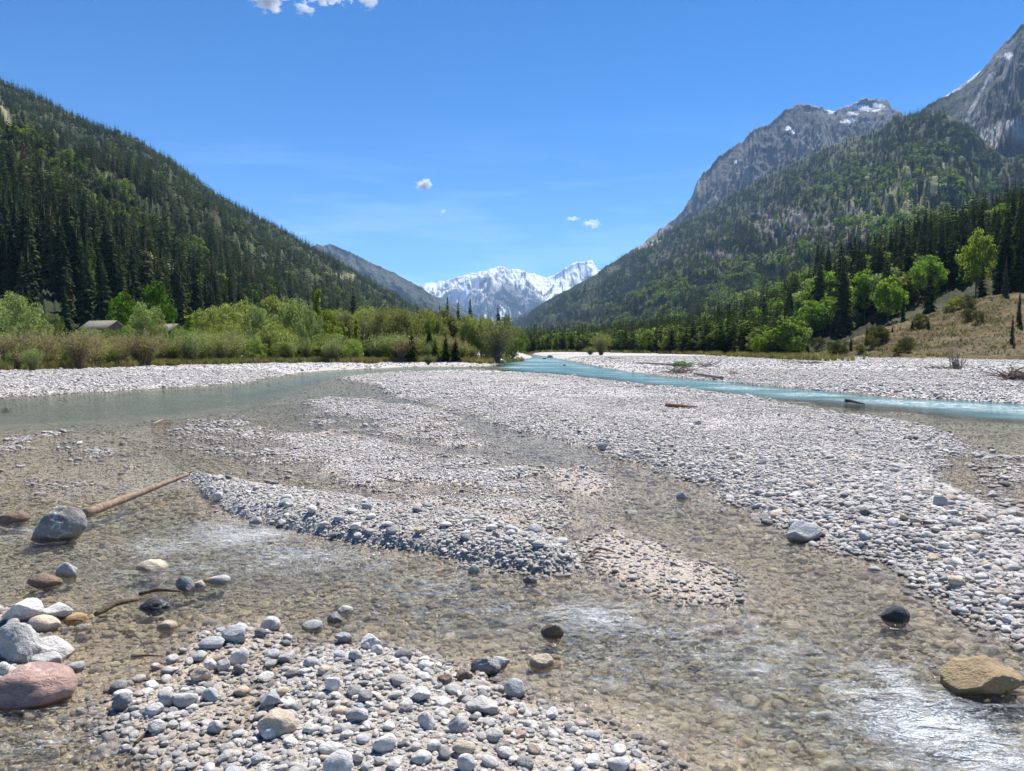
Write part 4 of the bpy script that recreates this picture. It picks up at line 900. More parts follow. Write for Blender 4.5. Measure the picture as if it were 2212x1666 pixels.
for i in range(3):                                            # slender young leaf tree / larch
    q, cs = leaf_cloud(580 + i, 2200, 40, .022, lambda rs: (lambda z, a, r_: (r_ * math.cos(a), r_ * math.sin(a), z))(*(lambda z: (z, rs.uniform(0, 6.28), .17 * (1.06 - z) * rs.uniform(.3, 1.2)))(rs.uniform(.12, .97))), .06); v, f = limbs(i + 20, cs, .3, .013, 14)
    SHAPES['slim'].append((mesh_np('trunk_mesh', v, f, m_bark, link=False), quads_mesh('slim_crown_mesh', q, m_leaf_s, i)))
def tree(kind, x, y, z, h, wd, col, name, label, cat, group=None):
    tm, cm = SHAPES[kind][rng.integers(0, len(SHAPES[kind]))]
    r_ = bpy.data.objects.new(name, None); C.objects.link(r_); r_.location = (x, y, z); r_.rotation_euler = (0, 0, rng.uniform(0, 6.28)); r_.scale = (h * wd, h * wd, h)
    r_.empty_display_size = .2
    part('stems' if kind == 'twiggy' else 'trunk', tm, r_); c = part('leaves' if kind == 'twiggy' else 'crown', cm, r_)
    c.color = (*(np.array(col) * rng.uniform(.88, 1.12)), 1)
    return tag(r_, label, cat, group)
SPN = ['dark green', 'mid green', 'olive green', 'almost black']
SPR = [(.036, .054, .022), (.050, .072, .027), (.070, .082, .030), (.026, .040, .019)]
LIME = (.20, .29, .045); FRESH = (.17, .26, .05); OLIVE = (.27, .295, .10); GREYG = (.24, .285, .125); BROWNG = (.15, .135, .07); YG = (.25, .30, .05)

# ---- left mountainside
dl = lambda s: (1 - .93 * np.clip(s.mead, 0, 1)) * (.18 + sstep(-.45, .15, fbm(s.X * .018, s.Y * .018 + s.Z * .02, 4, 7)))
x, y, z, u, t = LF.sample(21500, dl, 0.0, .998)
h = rng.triangular(8, 16, 23, len(x)) * (1.12 - .3 * t) * np.where(rng.random(len(x)) < .15, .6, 1) * (1 + .22 * fbm(x * .015, y * .015, 3, 77))
o_ = np.argsort(-(h / y)); x, y, z, h, t, u = (q[o_] for q in (x, y, z, h, t, u))
P_ = pix(x, y, z)[0]
vis = (P_ > -30) & (P_ < 1100)
NS = 165
ids = np.where(vis)[0]; pick = []
for i in ids:
    if len(pick) >= NS: break
    if all((x[i] - x[j]) ** 2 + (y[i] - y[j]) ** 2 > 12 for j in pick): pick.append(i)
for i in pick:
    ci = rng.integers(0, 4); q = int(np.searchsorted([60, 180, 300, 430, 560, 700], P_[i])); near_ = y[i] < np.median(y[pick])
    wh = ['at the left edge', 'left of and above the hut', 'behind the hut and the vivid green maple', 'above the deeper green maple', 'behind the left half of the willow clump', 'behind the right half of the willow clump', 'low on the slope above the brown thicket'][q]
    lab = '%s%s spruce %s' % ('lower tall ' if near_ else 'higher standing ', SPN[ci], wh)
    tree('spruce', x[i], y[i], z[i] - .4, h[i] * .92, rng.uniform(.85, 1.1), SPR[ci], 'spruce', lab, 'spruce', lab.replace('spruce', 'spruces'))
rest = np.ones(len(x), bool); rest[pick] = False; rest[:max(pick) + 1] &= ~np.isin(np.arange(max(pick) + 1), ids) | False
x, y, z, h, t = x[rest], y[rest], z[rest], h[rest], t[rest]
bf = rng.random(len(x)) < np.where(t < .35, .11, .05) * 2 * sstep(-.1, .5, fbm(x * .012, y * .012, 3, 71))
near = y < 620
m = ~bf
tree_stuff('slope_forest', np.stack([x, y, z - .3], 1)[m], h[m], rng.uniform(.85, 1.15, m.sum()), rng.integers(0, 5, m.sum()) + np.where(near[m], 5, 0), sp_lo + sp_mid, 'dark spruce forest covering the left mountainside')
tree_stuff('slope_leaf_trees', np.stack([x, y, z - .3], 1)[bf], h[bf] * .68, rng.uniform(.9, 1.3, bf.sum()), rng.integers(0, 4, bf.sum()), br_mid, 'fresh green leaf trees scattered through the left spruce forest')
# ---- long forested mountain on the right
def dbig(s):
    P, Q = s.PX, s.PY
    mead = np.exp(-((P - 1960) / 170) ** 2 - ((Q - 440) / 85) ** 2) + .9 * np.exp(-((P - 1402) / 34) ** 2 - ((Q - 523) / 20) ** 2) + .7 * np.exp(-((P - 1720) / 130) ** 2 - ((Q - 500) / 55) ** 2)
    return (.25 + sstep(-.4, .3, fbm(P / 30, Q / 14, 4, 17))) * (1 - .88 * np.clip(mead, 0, 1)) / s.Y * (P < 2350)
x, y, z, u, t = BIG.sample(40000, dbig, 0.0, .995)
PX_, PY_ = pix(x, y, z)
lf = np.exp(-((t - .2) / .2) ** 2) * .36 + .5 * np.exp(-((PX_ - 1960) / 150) ** 2 - ((PY_ - 440) / 90) ** 2) + .04
bf = rng.random(len(x)) < lf * sstep(-.4, .4, fbm(PX_ / 50, PY_ / 30, 3, 27) + .1)
h = rng.uniform(13, 22, len(x)); m = ~bf
tree_stuff('far_forest', np.stack([x, y, z - .5], 1)[m], h[m], rng.uniform(.9, 1.3, m.sum()), rng.integers(0, 5, m.sum()), sp_lo, 'spruce forest on the long mountainside at right')
tree_stuff('far_leaf_trees', np.stack([x, y, z - .5], 1)[bf], h[bf] * .72, rng.uniform(1.0, 1.4, bf.sum()), rng.integers(0, 5, bf.sum()), br_lo, 'light green leaf trees in bands on the long mountainside at right')
# ---- near wooded hill on the right
def find(S, px_, py_):
    d = (S.PX - px_) ** 2 + (S.PY - py_) ** 2 + 1e9 * (S.T > 1); i = np.unravel_index(np.argmin(d), d.shape); return S.X[i], S.Y[i], S.Z[i]
HAND = [  # base x, base y, width and height in the picture, kind, colour, label
 (1868, 692, 84, 112, 'leaf', LIME, 'big bright green beech, left of the touching pair on the right hill'),
 (1918, 700, 80, 104, 'leaf', LIME, 'big bright green beech, right of the touching pair on the right hill'),
 (2008, 650, 84, 104, 'leaf', FRESH, 'round-crowned beech between the pair and the tall yellow-green tree'),
 (2108, 640, 82, 150, 'leaf', YG, 'tall yellow-green tree highest on the right hill above the bare bank'),
 (2085, 620, 50, 90, 'slim', FRESH, 'slim pale tree just left of the tall yellow-green one'),
 (2062, 712, 48, 72, 'leaf', (.26, .25, .04), 'small yellow-leaved tree on the edge of the bare bank'),
 (1963, 668, 46, 84, 'leaf', (.15, .14, .035), 'brownish young-leaved tree right of the beech pair'),
 (1752, 736, 80, 96, 'leaf', FRESH, 'full light green tree at the foot of the right hill, left of the bank'),
 (1672, 700, 44, 62, 'leaf', FRESH, 'light green tree in front of dark spruces near the hill foot'),
 (1640, 770, 50, 58, 'leaf', LIME, 'small spreading lime tree on the gravel edge left of the bank'),
 (1622, 690, 70, 80, 'leaf', GREYG, 'greyish green tree halfway along the hill foot'),
 (1672, 640, 60, 74, 'leaf', FRESH, 'fresh green crown on the shoulder of the right hill'),
 (1712, 652, 60, 76, 'leaf', LIME, 'lime green crown on the shoulder of the right hill'),
 (1740, 640, 54, 70, 'leaf', FRESH, 'green crown at the upper edge of the leafy shoulder'),
 (2160, 500, 52, 66, 'leaf', FRESH, 'green crown high among dark spruces near the right edge'),
 (2050, 520, 60, 60, 'leaf', FRESH, 'green crown high in the dark stand above the beeches'),
 (2205, 540, 40, 60, 'leaf', FRESH, 'green crown cut by the right edge of the picture'),
 (1840, 600, 36, 52, 'leaf', LIME, 'small lime crown above the beech pair'),
 (1580, 742, 54, 66, 'leaf', FRESH, 'fresh green tree at the hill foot above the driftwood'),
 (1520, 748, 60, 74, 'leaf', LIME, 'light green round tree at the hill foot, centre right'),
 (1470, 752, 44, 60, 'leaf', FRESH, 'green tree at the hill foot near the willow on the bar'),
]
hx = []
for (bx, by, w, hp, kind, col, lab) in HAND:
    X0, Y0, Z0 = find(RF, bx, by) if by < 760 else (*gp(bx, by, .5), .5)
    hh = hp / F * Y0; nat = .36 * 2 if kind == 'leaf' else .42
    tree(kind, X0, Y0, Z0 - .3, hh, max(.5, (w / F * Y0) / (hh * nat * 1.25)), col, 'leaf_tree', lab, 'tree'); hx.append((X0, Y0))
x, y, z, u, t = RF.sample(5200, lambda s: (s.PX < 2450) * (s.PX > 1100) * (.35 + sstep(-.5, .2, fbm(s.X * .03, s.Y * .03, 3, 8))), .02, .995)
hx = np.array(hx)
ok = np.ones(len(x), bool)
for (a, b) in hx: ok &= ~((np.abs(x - a * y / b) < 4.6) & (y > b - 34) & (y < b + 4))
PXr, PYr = pix(x, y, z)
ok &= ~((PXr > 1690) & (z < 5))
x, y, z, t, PXr, PYr = (q[ok] for q in (x, y, z, t, PXr, PYr))
h = rng.triangular(10, 20, 28, len(x)) * np.where(PXr < 1750, .62 + .3 * t, np.interp(PXr, [1750, 1950, 2212], [1, .85, .72])) * np.where(rng.random(len(x)) < .15, .55, 1)
bf = rng.random(len(x)) < (.26 * (t < .55) * (t > .08) * (PXr < 1850) + .13) * 1.6 * sstep(-.5, .3, fbm(x * .03, y * .03, 3, 72))
o_ = np.argsort(-(h / y)); x, y, z, h, t, bf, PXr = (q[o_] for q in (x, y, z, h, t, bf, PXr))
pick = []
cnt = [0, 0]
for i in range(len(x)):
    if cnt[0] >= 100 and cnt[1] >= 60: break
    if PXr[i] > 2240 or cnt[int(bf[i])] >= (60 if bf[i] else 100): continue
    if all((x[i] - x[j]) ** 2 + (y[i] - y[j]) ** 2 > 14 for j in pick): pick.append(i); cnt[int(bf[i])] += 1
for i in pick:
    q = int(np.searchsorted([1600, 1780, 1860, 1960, 2060, 2150], PXr[i])); ci = rng.integers(0, 4); hi_ = t[i] > .35
    wh = ['at the hill foot left of the bare bank', 'left of the beech pair', 'just left of the beech pair', 'around the beech pair', 'above the yellow-leaved tree', 'around the tall yellow-green tree', 'at the right edge'][q] + (', higher up' if hi_ else ', lower down')
    if bf[i]:
        lab = ['lime green', 'fresh green', 'fresh green', 'grey-green'][ci] + ' leaf tree ' + wh; tree('leaf', x[i], y[i], z[i] - .3, h[i] * .66, rng.uniform(.9, 1.2), [LIME, FRESH, FRESH, GREYG][ci], 'leaf_tree', lab, 'tree', lab.replace('leaf tree', 'leaf trees'))
    else:
        lab = SPN[ci] + ' spruce ' + wh; tree('spruce', x[i], y[i], z[i] - .4, h[i], rng.uniform(.85, 1.1), SPR[ci], 'spruce', lab, 'spruce', lab.replace('spruce', 'spruces'))
rest = np.ones(len(x), bool); rest[pick] = False
x, y, z, h, bf = x[rest], y[rest], z[rest], h[rest], bf[rest]
m = ~bf
tree_stuff('hill_forest', np.stack([x, y, z - .3], 1)[m], h[m], rng.uniform(.85, 1.15, m.sum()), rng.integers(0, 5, m.sum()), sp_mid, 'dark spruce forest on the near hill at right')
tree_stuff('hill_leaf_trees', np.stack([x, y, z - .3], 1)[bf], h[bf] * .66, rng.uniform(.9, 1.3, bf.sum()), rng.integers(0, 4, bf.sum()), br_mid, 'light green leaf trees among the spruces of the near right hill')
# ---- flat wood at the foot of the right mountains, across the far gravel
def flat_wood(n, edge, deep, kinds):
    a = rng.random(n); b = rng.random(n) ** 1.3
    px_ = edge[0][0] + a * (edge[-1][0] - edge[0][0]); py_ = np.interp(px_, [e[0] for e in edge], [e[1] for e in edge])
    k = (CAMZ - .45) * F / (py_ - 752.0) ; Yy = k + b * deep; return (px_ - CX) / F * Yy, Yy, px_, b
x, y, px_, b = flat_wood(1500, [(1128, 760.6), (1300, 761.5), (1400, 764), (1500, 766.5), (1600, 769), (1720, 773)], 150, None)
z = ground(x, y); h = rng.uniform(3.5, 8, len(x)) + b * 6; bf = rng.random(len(x)) < .17; m = ~bf
tree_stuff('valley_spruces', np.stack([x, y, z - .1], 1)[m], h[m], rng.uniform(.95, 1.3, m.sum()), rng.integers(0, 5, m.sum()), sp_mid, 'young spruces along the far edge of the gravel plain')
tree_stuff('valley_leaf_trees', np.stack([x, y, z - .1], 1)[bf], h[bf] * .75, rng.uniform(1.0, 1.4, bf.sum()), rng.integers(0, 4, bf.sum()), br_mid, 'low leaf trees along the far edge of the gravel plain')
# ---- valley wood left of centre and the bushes on the left bank
def spot(px_, topy, wpx, Y, kind, col, name, label, cat, group=None, z=.45, nat=None):
    X0 = (px_ - CX) / F * Y; h = (752.5 - topy) / F * Y + CAMZ - z; nat = nat or {'leaf': .92, 'willow': 1.18, 'twiggy': 1.1, 'slim': .40, 'spruce': .34}[kind]
    return tree(kind, X0, Y, z - .08, h, max((wpx / F * Y) / (h * nat), .85 if kind == 'spruce' else 0), col, name, label, cat, group)
WILL = [  # centre x, top y, width, distance
 (460, 652, 90, 78, 'willow', OLIVE, 'rounded olive willow, leftmost of the high willow clump'), (520, 640, 110, 82, 'willow', OLIVE, 'rounded olive willow second from the left in the high clump'),
 (560, 655, 100, 72, 'willow', GREYG, 'grey-green willow bulging in front of the high clump'), (600, 632, 110, 84, 'willow', OLIVE, 'tallest rounded willow in the middle of the high clump'),
 (640, 640, 90, 76, 'willow', GREYG, 'grey-green rounded willow near the right end of the high clump'), (672, 662, 64, 70, 'willow', GREYG, 'narrower willow closing the high clump on the right'),
 (490, 690, 80, 66, 'willow', OLIVE, 'lower willow in front of the left part of the high clump'), (600, 690, 80, 66, 'willow', OLIVE, 'lower willow in front of the middle of the high clump'),
 (688, 625, 34, 92, 'slim', YG, 'slim bright yellow-green tree rising behind the willows'), (705, 668, 60, 76, 'leaf', (.19, .24, .045), 'bright green tree below the slim yellow-green one'),
 (742, 662, 76, 90, 'willow', OLIVE, 'olive willow right of the bright green tree'), (790, 656, 80, 95, 'willow', OLIVE, 'broad olive willow in the back row, left of the brown thicket'),
 (840, 658, 70, 95, 'willow', (.16, .165, .07), 'dull olive willow at the start of the brown thicket'),
 (320, 650, 80, 88, 'willow', GREYG, 'silvery green willow beside the hut roof'), (272, 622, 74, 118, 'leaf', (.10, .19, .025), 'vivid green maple, left of the pair below the forest slope'),
 (345, 608, 76, 118, 'leaf', (.075, .15, .022), 'deeper green maple, right of the pair below the forest slope'),
 (40, 625, 120, 66, 'willow', GREYG, 'tall grey-green willow at the left edge'), (-30, 640, 110, 58, 'willow', GREYG, 'willow cut off by the left edge'),
 (100, 668, 80, 72, 'willow', (.13, .16, .06), 'willow right of the tall one at the left edge'), (410, 680, 44, 84, 'slim', YG, 'small yellow-green shoot between hut and willow clump'),
 (1075, 690, 92, 66, 'twiggy', (.13, .14, .06), 'brown-stemmed round willow at the water, end of the left bank'), (1110, 700, 60, 74, 'willow', (.15, .19, .055), 'greener willow behind the brown-stemmed one at the bank end'),
 (1050, 676, 50, 80, 'willow', OLIVE, 'olive willow just behind the bank-end willow'), (1092, 676, 44, 86, 'willow', (.16, .19, .06), 'pale top of a willow behind the bank end'),
 (1298, 716, 52, 118, 'twiggy', (.17, .20, .06), 'lone upright willow standing on the far gravel bar'), (1275, 748, 30, 124, 'twiggy', (.16, .18, .06), 'low bush left of the lone upright willow'),
 (770, 690, 20, 80, 'slim', (.20, .27, .03), 'narrow vivid green tree in the olive thicket'),
 (1694, 750, 28, 96, 'willow', (.17, .19, .07), 'small round bush where the far gravel meets the bare bank'), (1605, 760, 14, 100, 'twiggy', OLIVE, 'tiny bush on the gravel edge left of the bare bank'),
]
for (a, b, w, Yd, kind, col, lab) in WILL:
    spot(a, b, w * 1.15, Yd, kind, col, {'slim': 'slender_tree', 'leaf': 'leaf_tree'}.get(kind, 'willow'), lab, 'bush' if kind == 'twiggy' else 'tree')
# brown thicket with young spruces
for i in range(92):
    a = rng.uniform(715, 1070); Yd = rng.uniform(78, 112); top = np.interp(a, [715, 850, 960, 1060], [672, 664, 668, 692]) + rng.normal(6, 6)
    spot(a, top, rng.uniform(44, 70), Yd, str(rng.choice(['twiggy', 'leaf', 'leaf', 'willow'])), [(.20, .20, .09), (.18, .175, .085), OLIVE][i % 3], 'alder', '%s alder in the %s of the brown thicket' % (['brownish', 'dull brown-green', 'olive'][i % 3], ['left end', 'left half', 'middle', 'right half', 'right end'][min(int((a - 715) / 71.5), 4)] + (', front row' if Yd < 95 else ', back row')), 'tree', '%s alders, %s' % (['brownish', 'dull brown-green', 'olive'][i % 3], ['left end', 'left half', 'middle', 'right half', 'right end'][min(int((a - 715) / 71.5), 4)] + (' front' if Yd < 95 else ' back')))
for i in range(14):
    a = rng.uniform(730, 1030); Yd = rng.uniform(68, 84); top = rng.uniform(695, 730)
    spot(a, top, rng.uniform(30, 42), Yd, 'spruce', [(.15, .16, .035), (.085, .11, .032), (.05, .07, .025)][i % 3], 'young_spruce', '%s young spruce in front of the %s of the brown thicket' % (['yellowish', 'green', 'dark'][i % 3], ['left third', 'middle', 'right third'][int((a - 730) / 101)]), 'spruce', '%s young spruces, %s' % (['yellowish', 'green', 'dark'][i % 3], ['left third', 'middle', 'right third'][int((a - 730) / 101)]))
for a, top, w, Yd, lab in [(950, 655, 16, 190, 'dark spruce tip, leftmost of those rising over the thicket'), (990, 649, 14, 190, 'thin dark spruce tip rising over the thicket left of the tallest'), (967, 640, 15, 200, 'small dark spruce tip second from the left over the thicket'), (1016, 643, 20, 180, 'tallest dark spruce tip over the thicket against the snowy range'), (1076, 655, 26, 160, 'open-branched dark spruce right of the tallest tip'), (1099, 680, 18, 170, 'short dark spruce, rightmost over the thicket'), (902, 655, 18, 180, 'blunt dark spruce over the left part of the thicket'), (765, 612, 26, 230, 'dark spruce group member standing proud on the lower left slope')]:
    spot(a, top, w, Yd, 'spruce', SPR[3], 'spruce', lab, 'spruce')
# small bushes along the foot of the left bank
LBW = ['on the bank at the left edge', 'on the bank below the hut', 'on the bank below the silvery willow', 'on the bank below the left of the willow clump', 'on the bank below the right of the willow clump', 'on the bank below the left of the thicket', 'on the bank below the right of the thicket']
for i in range(118):
    a = rng.uniform(-60, 1040); yb = np.interp(a, [-60, 0, 300, 700, 1040], [800, 797, 786, 779, 776]); Yd = (CAMZ - .45) * F / (yb - 752) + rng.uniform(-7, 5) * (1 if i % 2 else .7)
    hp = rng.uniform(34, 78) * np.interp(a, [0, 300, 1040], [1.25, 1.0, .75]); top = yb - hp
    k = i % 4
    if i in (5, 9, 13, 17, 21): a = (190, 235, 275, 350, 385)[(i - 5) // 4]; Yd = 78; top = (700, 702, 698, 694, 698)[(i - 5) // 4]; k = 2
    spot(a, top, hp * rng.uniform(.9, 1.3), Yd, ['twiggy', 'twiggy', 'willow', 'twiggy'][k], [(.25, .265, .10), (.25, .21, .115), (.22, .275, .085), (.22, .27, .10)][k], 'bush', ['green-leaved open bush', 'brown twiggy bush', 'dense green bush', 'grey-green bush'][k] + ' ' + LBW[min(int((a + 60) / 157), 6)], 'bush', ['green open', 'brown twiggy', 'dense green', 'grey-green'][k] + ' bushes ' + LBW[min(int((a + 60) / 157), 6)])
spot(925, 764, 44, 62, 'twiggy', (.12, .16, .05), 'bush', 'low green bush on the shingle by the water, left of the bank-end willow', 'bush', z=.3)
spot(1475, 777, 56, 52, 'willow', (.12, .22, .04), 'bush', 'vivid green bush growing on the driftwood heap on the right bank', 'bush', z=.3)
# scrub on the bare bank at right
for i in range(30):
    px_ = rng.uniform(1700, 2130); py_ = np.interp(px_, [1700, 1900, 2130], [770, 720, 650]) + abs(rng.normal(0, 26)) * (1 if px_ > 1800 else .3)
    X0, Y0, Z0 = find(BK, px_, min(py_, 772)); k = rng.random() < .25; hh = rng.uniform(1.0, 2.7)
    tree('spruce' if k else 'willow', X0, Y0, Z0 - .1, hh, rng.uniform(1.2, 1.8) if k else 1.0, (.05, .055, .025) if k else (.10, .105, .045), 'pine_shrub' if k else 'bush', ('%s young pine on the %s of the bare bank' if k else '%s dull green scrub bush on the %s of the bare bank') % ('tall' if hh > 2.3 else 'low', ['left toe', 'left part', 'middle', 'right part'][int((px_ - 1700) / 108)]), 'pine' if k else 'bush', ('%s pines, %s of the bare bank' if k else '%s scrub bushes, %s of the bare bank') % ('tall' if hh > 2.3 else 'low', ['left toe', 'left part', 'middle', 'right part'][int((px_ - 1700) / 108)]))
for px_, py_, hp, lab in [(1950, 690, 70, 'thin half-bare pine at the top of the bare bank, left one'), (2185, 745, 70, 'thin half-bare pine standing on the bare bank near the right edge'), (2200, 700, 80, 'half-bare pine higher on the bank at the right edge'), (2172, 640, 90, 'tall thin pine on the crest of the bare bank')]:
    X0, Y0, Z0 = find(BK, px_, py_); tree('spruce', X0, Y0, Z0 - .1, hp / F * Y0, .62, (.08, .08, .05), 'pine', lab, 'pine')
# grass and herbs under the bushes
def tuft_mesh(seed, mat):
    rs = np.random.default_rng(seed); Q = []
    for _ in range(26):
        a = rs.uniform(0, 6.28); r0 = rs.uniform(0, .35); x0, y0 = r0 * math.cos(a), r0 * math.sin(a); L_ = rs.uniform(.4, 1.0); ln = rs.uniform(.1, .6); b = rs.uniform(0, 6.28)
        dx, dy = math.cos(b) * ln * L_, math.sin(b) * ln * L_; w = .03
        Q.append([(x0 - w * dy - w, y0, 0), (x0 + w, y0 + w, 0), (x0 + dx + w * .3, y0 + dy, L_), (x0 + dx - w * .3, y0 + dy, L_)])
    return quads_mesh('tuft_mesh_%d' % seed, np.array(Q), mat, seed)
m_grass = mat_leaf('bank_grass', [(0, (.17, .16, .065)), (.5, (.24, .20, .10)), (.8, (.16, .17, .06)), (1, (.33, .26, .15))], trans=.3)
tf = [tuft_mesh(i, m_grass) for i in range(5)]
n = 9000; a = rng.uniform(-80, 1130, n); yb = np.interp(a, [-80, 0, 300, 700, 1040, 1130], [803, 800, 789, 781, 778, 773])
Yd = (CAMZ - .45) * F / (yb - 752) + rng.exponential(7, n) - 2.2 - 2.5 * np.clip(fbm(a / 40, a * 0, 3, 5), -.5, 1); xg = (a - CX) / F * Yd; zg = ground(xg, Yd)
n2b = 1100; a2 = np.concatenate([rng.normal(c_, 45, 220) for c_ in (1180, 1330, 1500, 1640, 1740)]); y2 = (CAMZ - .45) * F / (np.interp(a2, [1140, 1300, 1500, 1760], [761, 762, 767, 777]) - 752) + rng.exponential(9, n2b) - 3 + rng.normal(0, 2, n2b); x2 = (a2 - CX) / F * y2; z2 = ground(x2, y2)
i3 = BK.sample(5500, lambda s: .15 + sstep(-.1, .4, fbm(s.X * .5, s.Z * 1.2 + s.Y * .2, 4, 9)), 0, .99)
px3 = np.concatenate([xg, x2, i3[0]]); py3 = np.concatenate([Yd, y2, i3[1]]); pz3 = np.concatenate([zg, z2, i3[2]]); nn_ = len(px3)
s_ = rng.uniform(.18, .55, nn_) * np.concatenate([np.ones(n), np.full(n2b, 1.6), np.full(5500, .75)])
scatter('bank_grass', np.stack([px3, py3, pz3], 1), np.stack([np.zeros(nn_), np.zeros(nn_), rng.uniform(0, 6.28, nn_)], 1), np.stack([s_, s_, s_], 1), rng.integers(0, 5, nn_), tf, 'dry grass and low herbs on the banks and on the bare slope', 'grass')
# ---------------------------------------------------------------- driftwood
def rough_tube(path, radii, sides=8, seed=0, n=14, bend=.02):
    rs = np.random.default_rng(seed); path = np.asarray(path, float); tt = np.linspace(0, len(path) - 1, n)
    P = np.stack([np.interp(tt, range(len(path)), path[:, i]) for i in range(3)], 1); rr = np.interp(tt, range(len(radii)), radii)
    L_ = np.linalg.norm(path[-1] - path[0]); P[1:-1] += np.cumsum(rs.normal(0, bend * L_ / n, (n - 2, 3)), 0) * .6 * np.array([1, 1, .4])
    V, Fc = tube_np(P, rr, sides)
    V = V + rs.normal(0, .06, V.shape) * np.repeat(rr, sides)[:, None]
    k = sides; cap = [(0, i + 1, i, i) for i in range(1, k - 1)]
    return V, np.concatenate([Fc, np.array(cap)])
def wood_obj(name, parts, label, cat, mat=None, kind=None):
    V, Fc = merge(parts); o = mesh_np(name, V, Fc, mat or m_drift, smooth=True); return tag(o, label, cat)
m_pole = mat_bark('barkless_wood', (.30, .22, .155)); m_darkwood = mat_bark('dark_log', (.17, .095, .06)); m_paleroot = mat_bark('pale_root', (.26, .21, .17)); m_wetwood = mat_bark('wet_wood', (.13, .09, .06))
a = gp(182, 1108, .06); b = gp(300, 1066, .10); c = gp(408, 1024, .17)
wood_obj('driftwood_pole', [rough_tube([(a[0], a[1], .05), (b[0], b[1], .10), (c[0], c[1], .17)], [.045, .037, .020], 10, 1, 22, .012), rough_tube([(c[0] - .1, c[1] - .1, .15), (c[0] + .05, c[1] + .02, .20)], [.018, .006], 5, 2, 4)], 'long pale barkless pole lying from the big grey boulder to the cut bank', 'log', m_pole)
a = gp(1441, 884, .06); b = gp(1506, 891, .06)
wood_obj('log', [rough_tube([(a[0], a[1], .14), (b[0], b[1], .14)], [.085, .075], 10, 3, 8, .004)], 'short dark red-brown log lying on the middle gravel bar', 'log', m_darkwood)
a = gp(1826, 868, .02); b = gp(1868, 872, .02)
wood_obj('branch', [rough_tube([(a[0], a[1], .05), ((a[0] + b[0]) / 2, a[1], .06), (b[0], b[1], 0)], [.055, .05, .02], 7, 4, 8, .03)], 'black branch lying in the shallow edge of the turquoise stream', 'branch', m_wetwood)
def stick(p, q, r, seed, label, mat=None, z=.05, kink=None):
    a = gp(*p, z); b = gp(*q, z); za = max(gz(*a), -.01) + r * .8; zb_ = max(gz(*b), -.01) + r * .8
    pts = [(a[0], a[1], za)] + ([(*gp(*kink, z), max(za, zb_) + .02)] if kink else []) + [(b[0], b[1], zb_)]
    wood_obj('stick', [rough_tube(pts, [r * .8] + ([r] if kink else []) + [r * .45], 6, seed, 10, .05)], label, 'stick', mat)
stick((206, 1330), (300, 1297), .020, 11, 'wet dark branch lying in the stream left of the black stone', m_wetwood, 0, (250, 1312))
stick((300, 1284), (392, 1278), .014, 12, 'thin wet branch reaching right above the black stone', m_wetwood, 0, (340, 1280))
stick((302, 1606), (372, 1574), .015, 13, 'thick grey-brown stick at the left of the gravel spit, lower of two', None, .05)
stick((292, 1588), (330, 1560), .010, 14, 'thin stick at the left of the gravel spit, upper of two', m_wetwood, .05)
stick((306, 1463), (366, 1471), .007, 15, 'thin brown twig on the sand left of the rough tan stone', m_wetwood, .01)
stick((283, 1413), (352, 1412), .006, 16, 'reddish twig lying in the shallows left of the blue oval stone', m_darkwood, .01, (315, 1417))
stick((572, 1048), (642, 1060), .012, 17, 'crooked bleached twig on wet sand behind the cut bank', None, .02, (612, 1048))
stick((810, 1028), (880, 1036), .010, 18, 'thin brown twig above the small blue pools', m_wetwood, .05)
stick((1262, 1206), (1330, 1194), .009, 19, 'brown stick at the right end of the cut bank, upper one', m_darkwood, .03, (1290, 1188))
stick((1275, 1196), (1340, 1205), .010, 20, 'brown stick at the right end of the cut bank, lower one', None, .03)
stick((330, 916), (372, 908), .018, 21, 'pale drift stick in the shallows left of the middle islets', None, .0, (350, 909))
stick((1372, 838), (1392, 835), .03, 22, 'red-brown bark piece on the middle gravel bar', m_darkwood, .06)
def heap(px_, py_, W, H, n, seed, mat, name, label, cat='driftwood', lean=.6, trunk=None):
    X0, Y0 = gp(px_, py_, .33); g = gz(X0, Y0); rs = np.random.default_rng(seed); k = Y0 / F; parts = []
    for i in range(n):
        b = rs.uniform(0, 6.28); L_ = W * k * rs.uniform(.25, .6); x1, y1 = X0 + rs.normal(0, W * k * .14), Y0 + rs.normal(0, W * k * .12)
        up = H * k * rs.uniform(.1, 1.0) * lean; d = np.array([math.cos(b) * L_, math.sin(b) * L_ * .7, up])
        p0 = np.array([x1, y1, g + rs.uniform(.0, .12)]); r = rs.uniform(.012, .035)
        parts.append(rough_tube([p0, p0 + d * .5 + rs.normal(0, .06, 3), p0 + d], [r, r * .7, r * .25], 5, seed * 100 + i, 6, .12))
        if rs.random() < .6: q = p0 + d * .5; parts.append(rough_tube([q, q + rs.normal(0, .25, 3) * np.array([1, 1, .4]) + d * .3], [r * .5, r * .15], 4, seed * 100 + i + 50, 4, .1))
    if trunk:
        (ax, ay), (bx, by), r = trunk; p = gp(ax, ay, .4); q = gp(bx, by, .4); parts.append(rough_tube([(p[0], p[1], gz(*p) + r * 1.2), (q[0], q[1], gz(*q) + r * 1.3)], [r * .6, r], 8, seed, 12, .02))
    return wood_obj(name, parts, label, cat, mat)
heap(1462, 800, 70, 26, 46, 31, m_paleroot, 'driftwood_heap', 'tangle of pale roots under the vivid green bush on the right bank', trunk=((1374, 783), (1460, 788), .09))
heap(1530, 794, 90, 34, 22, 32, m_paleroot, 'driftwood_tree', 'bleached branching tree crown stranded right of the vivid green bush', lean=.8, trunk=((1500, 800), (1560, 806), .08))
heap(1590, 806, 30, 16, 6, 39, m_paleroot, 'driftwood_branch', 'small forked branch at the right end of the stranded tree crown')
heap(1740, 787, 80, 14, 24, 33, m_twig, 'driftwood_heap', 'low dark brush heap on the right bank left of the upright stump')
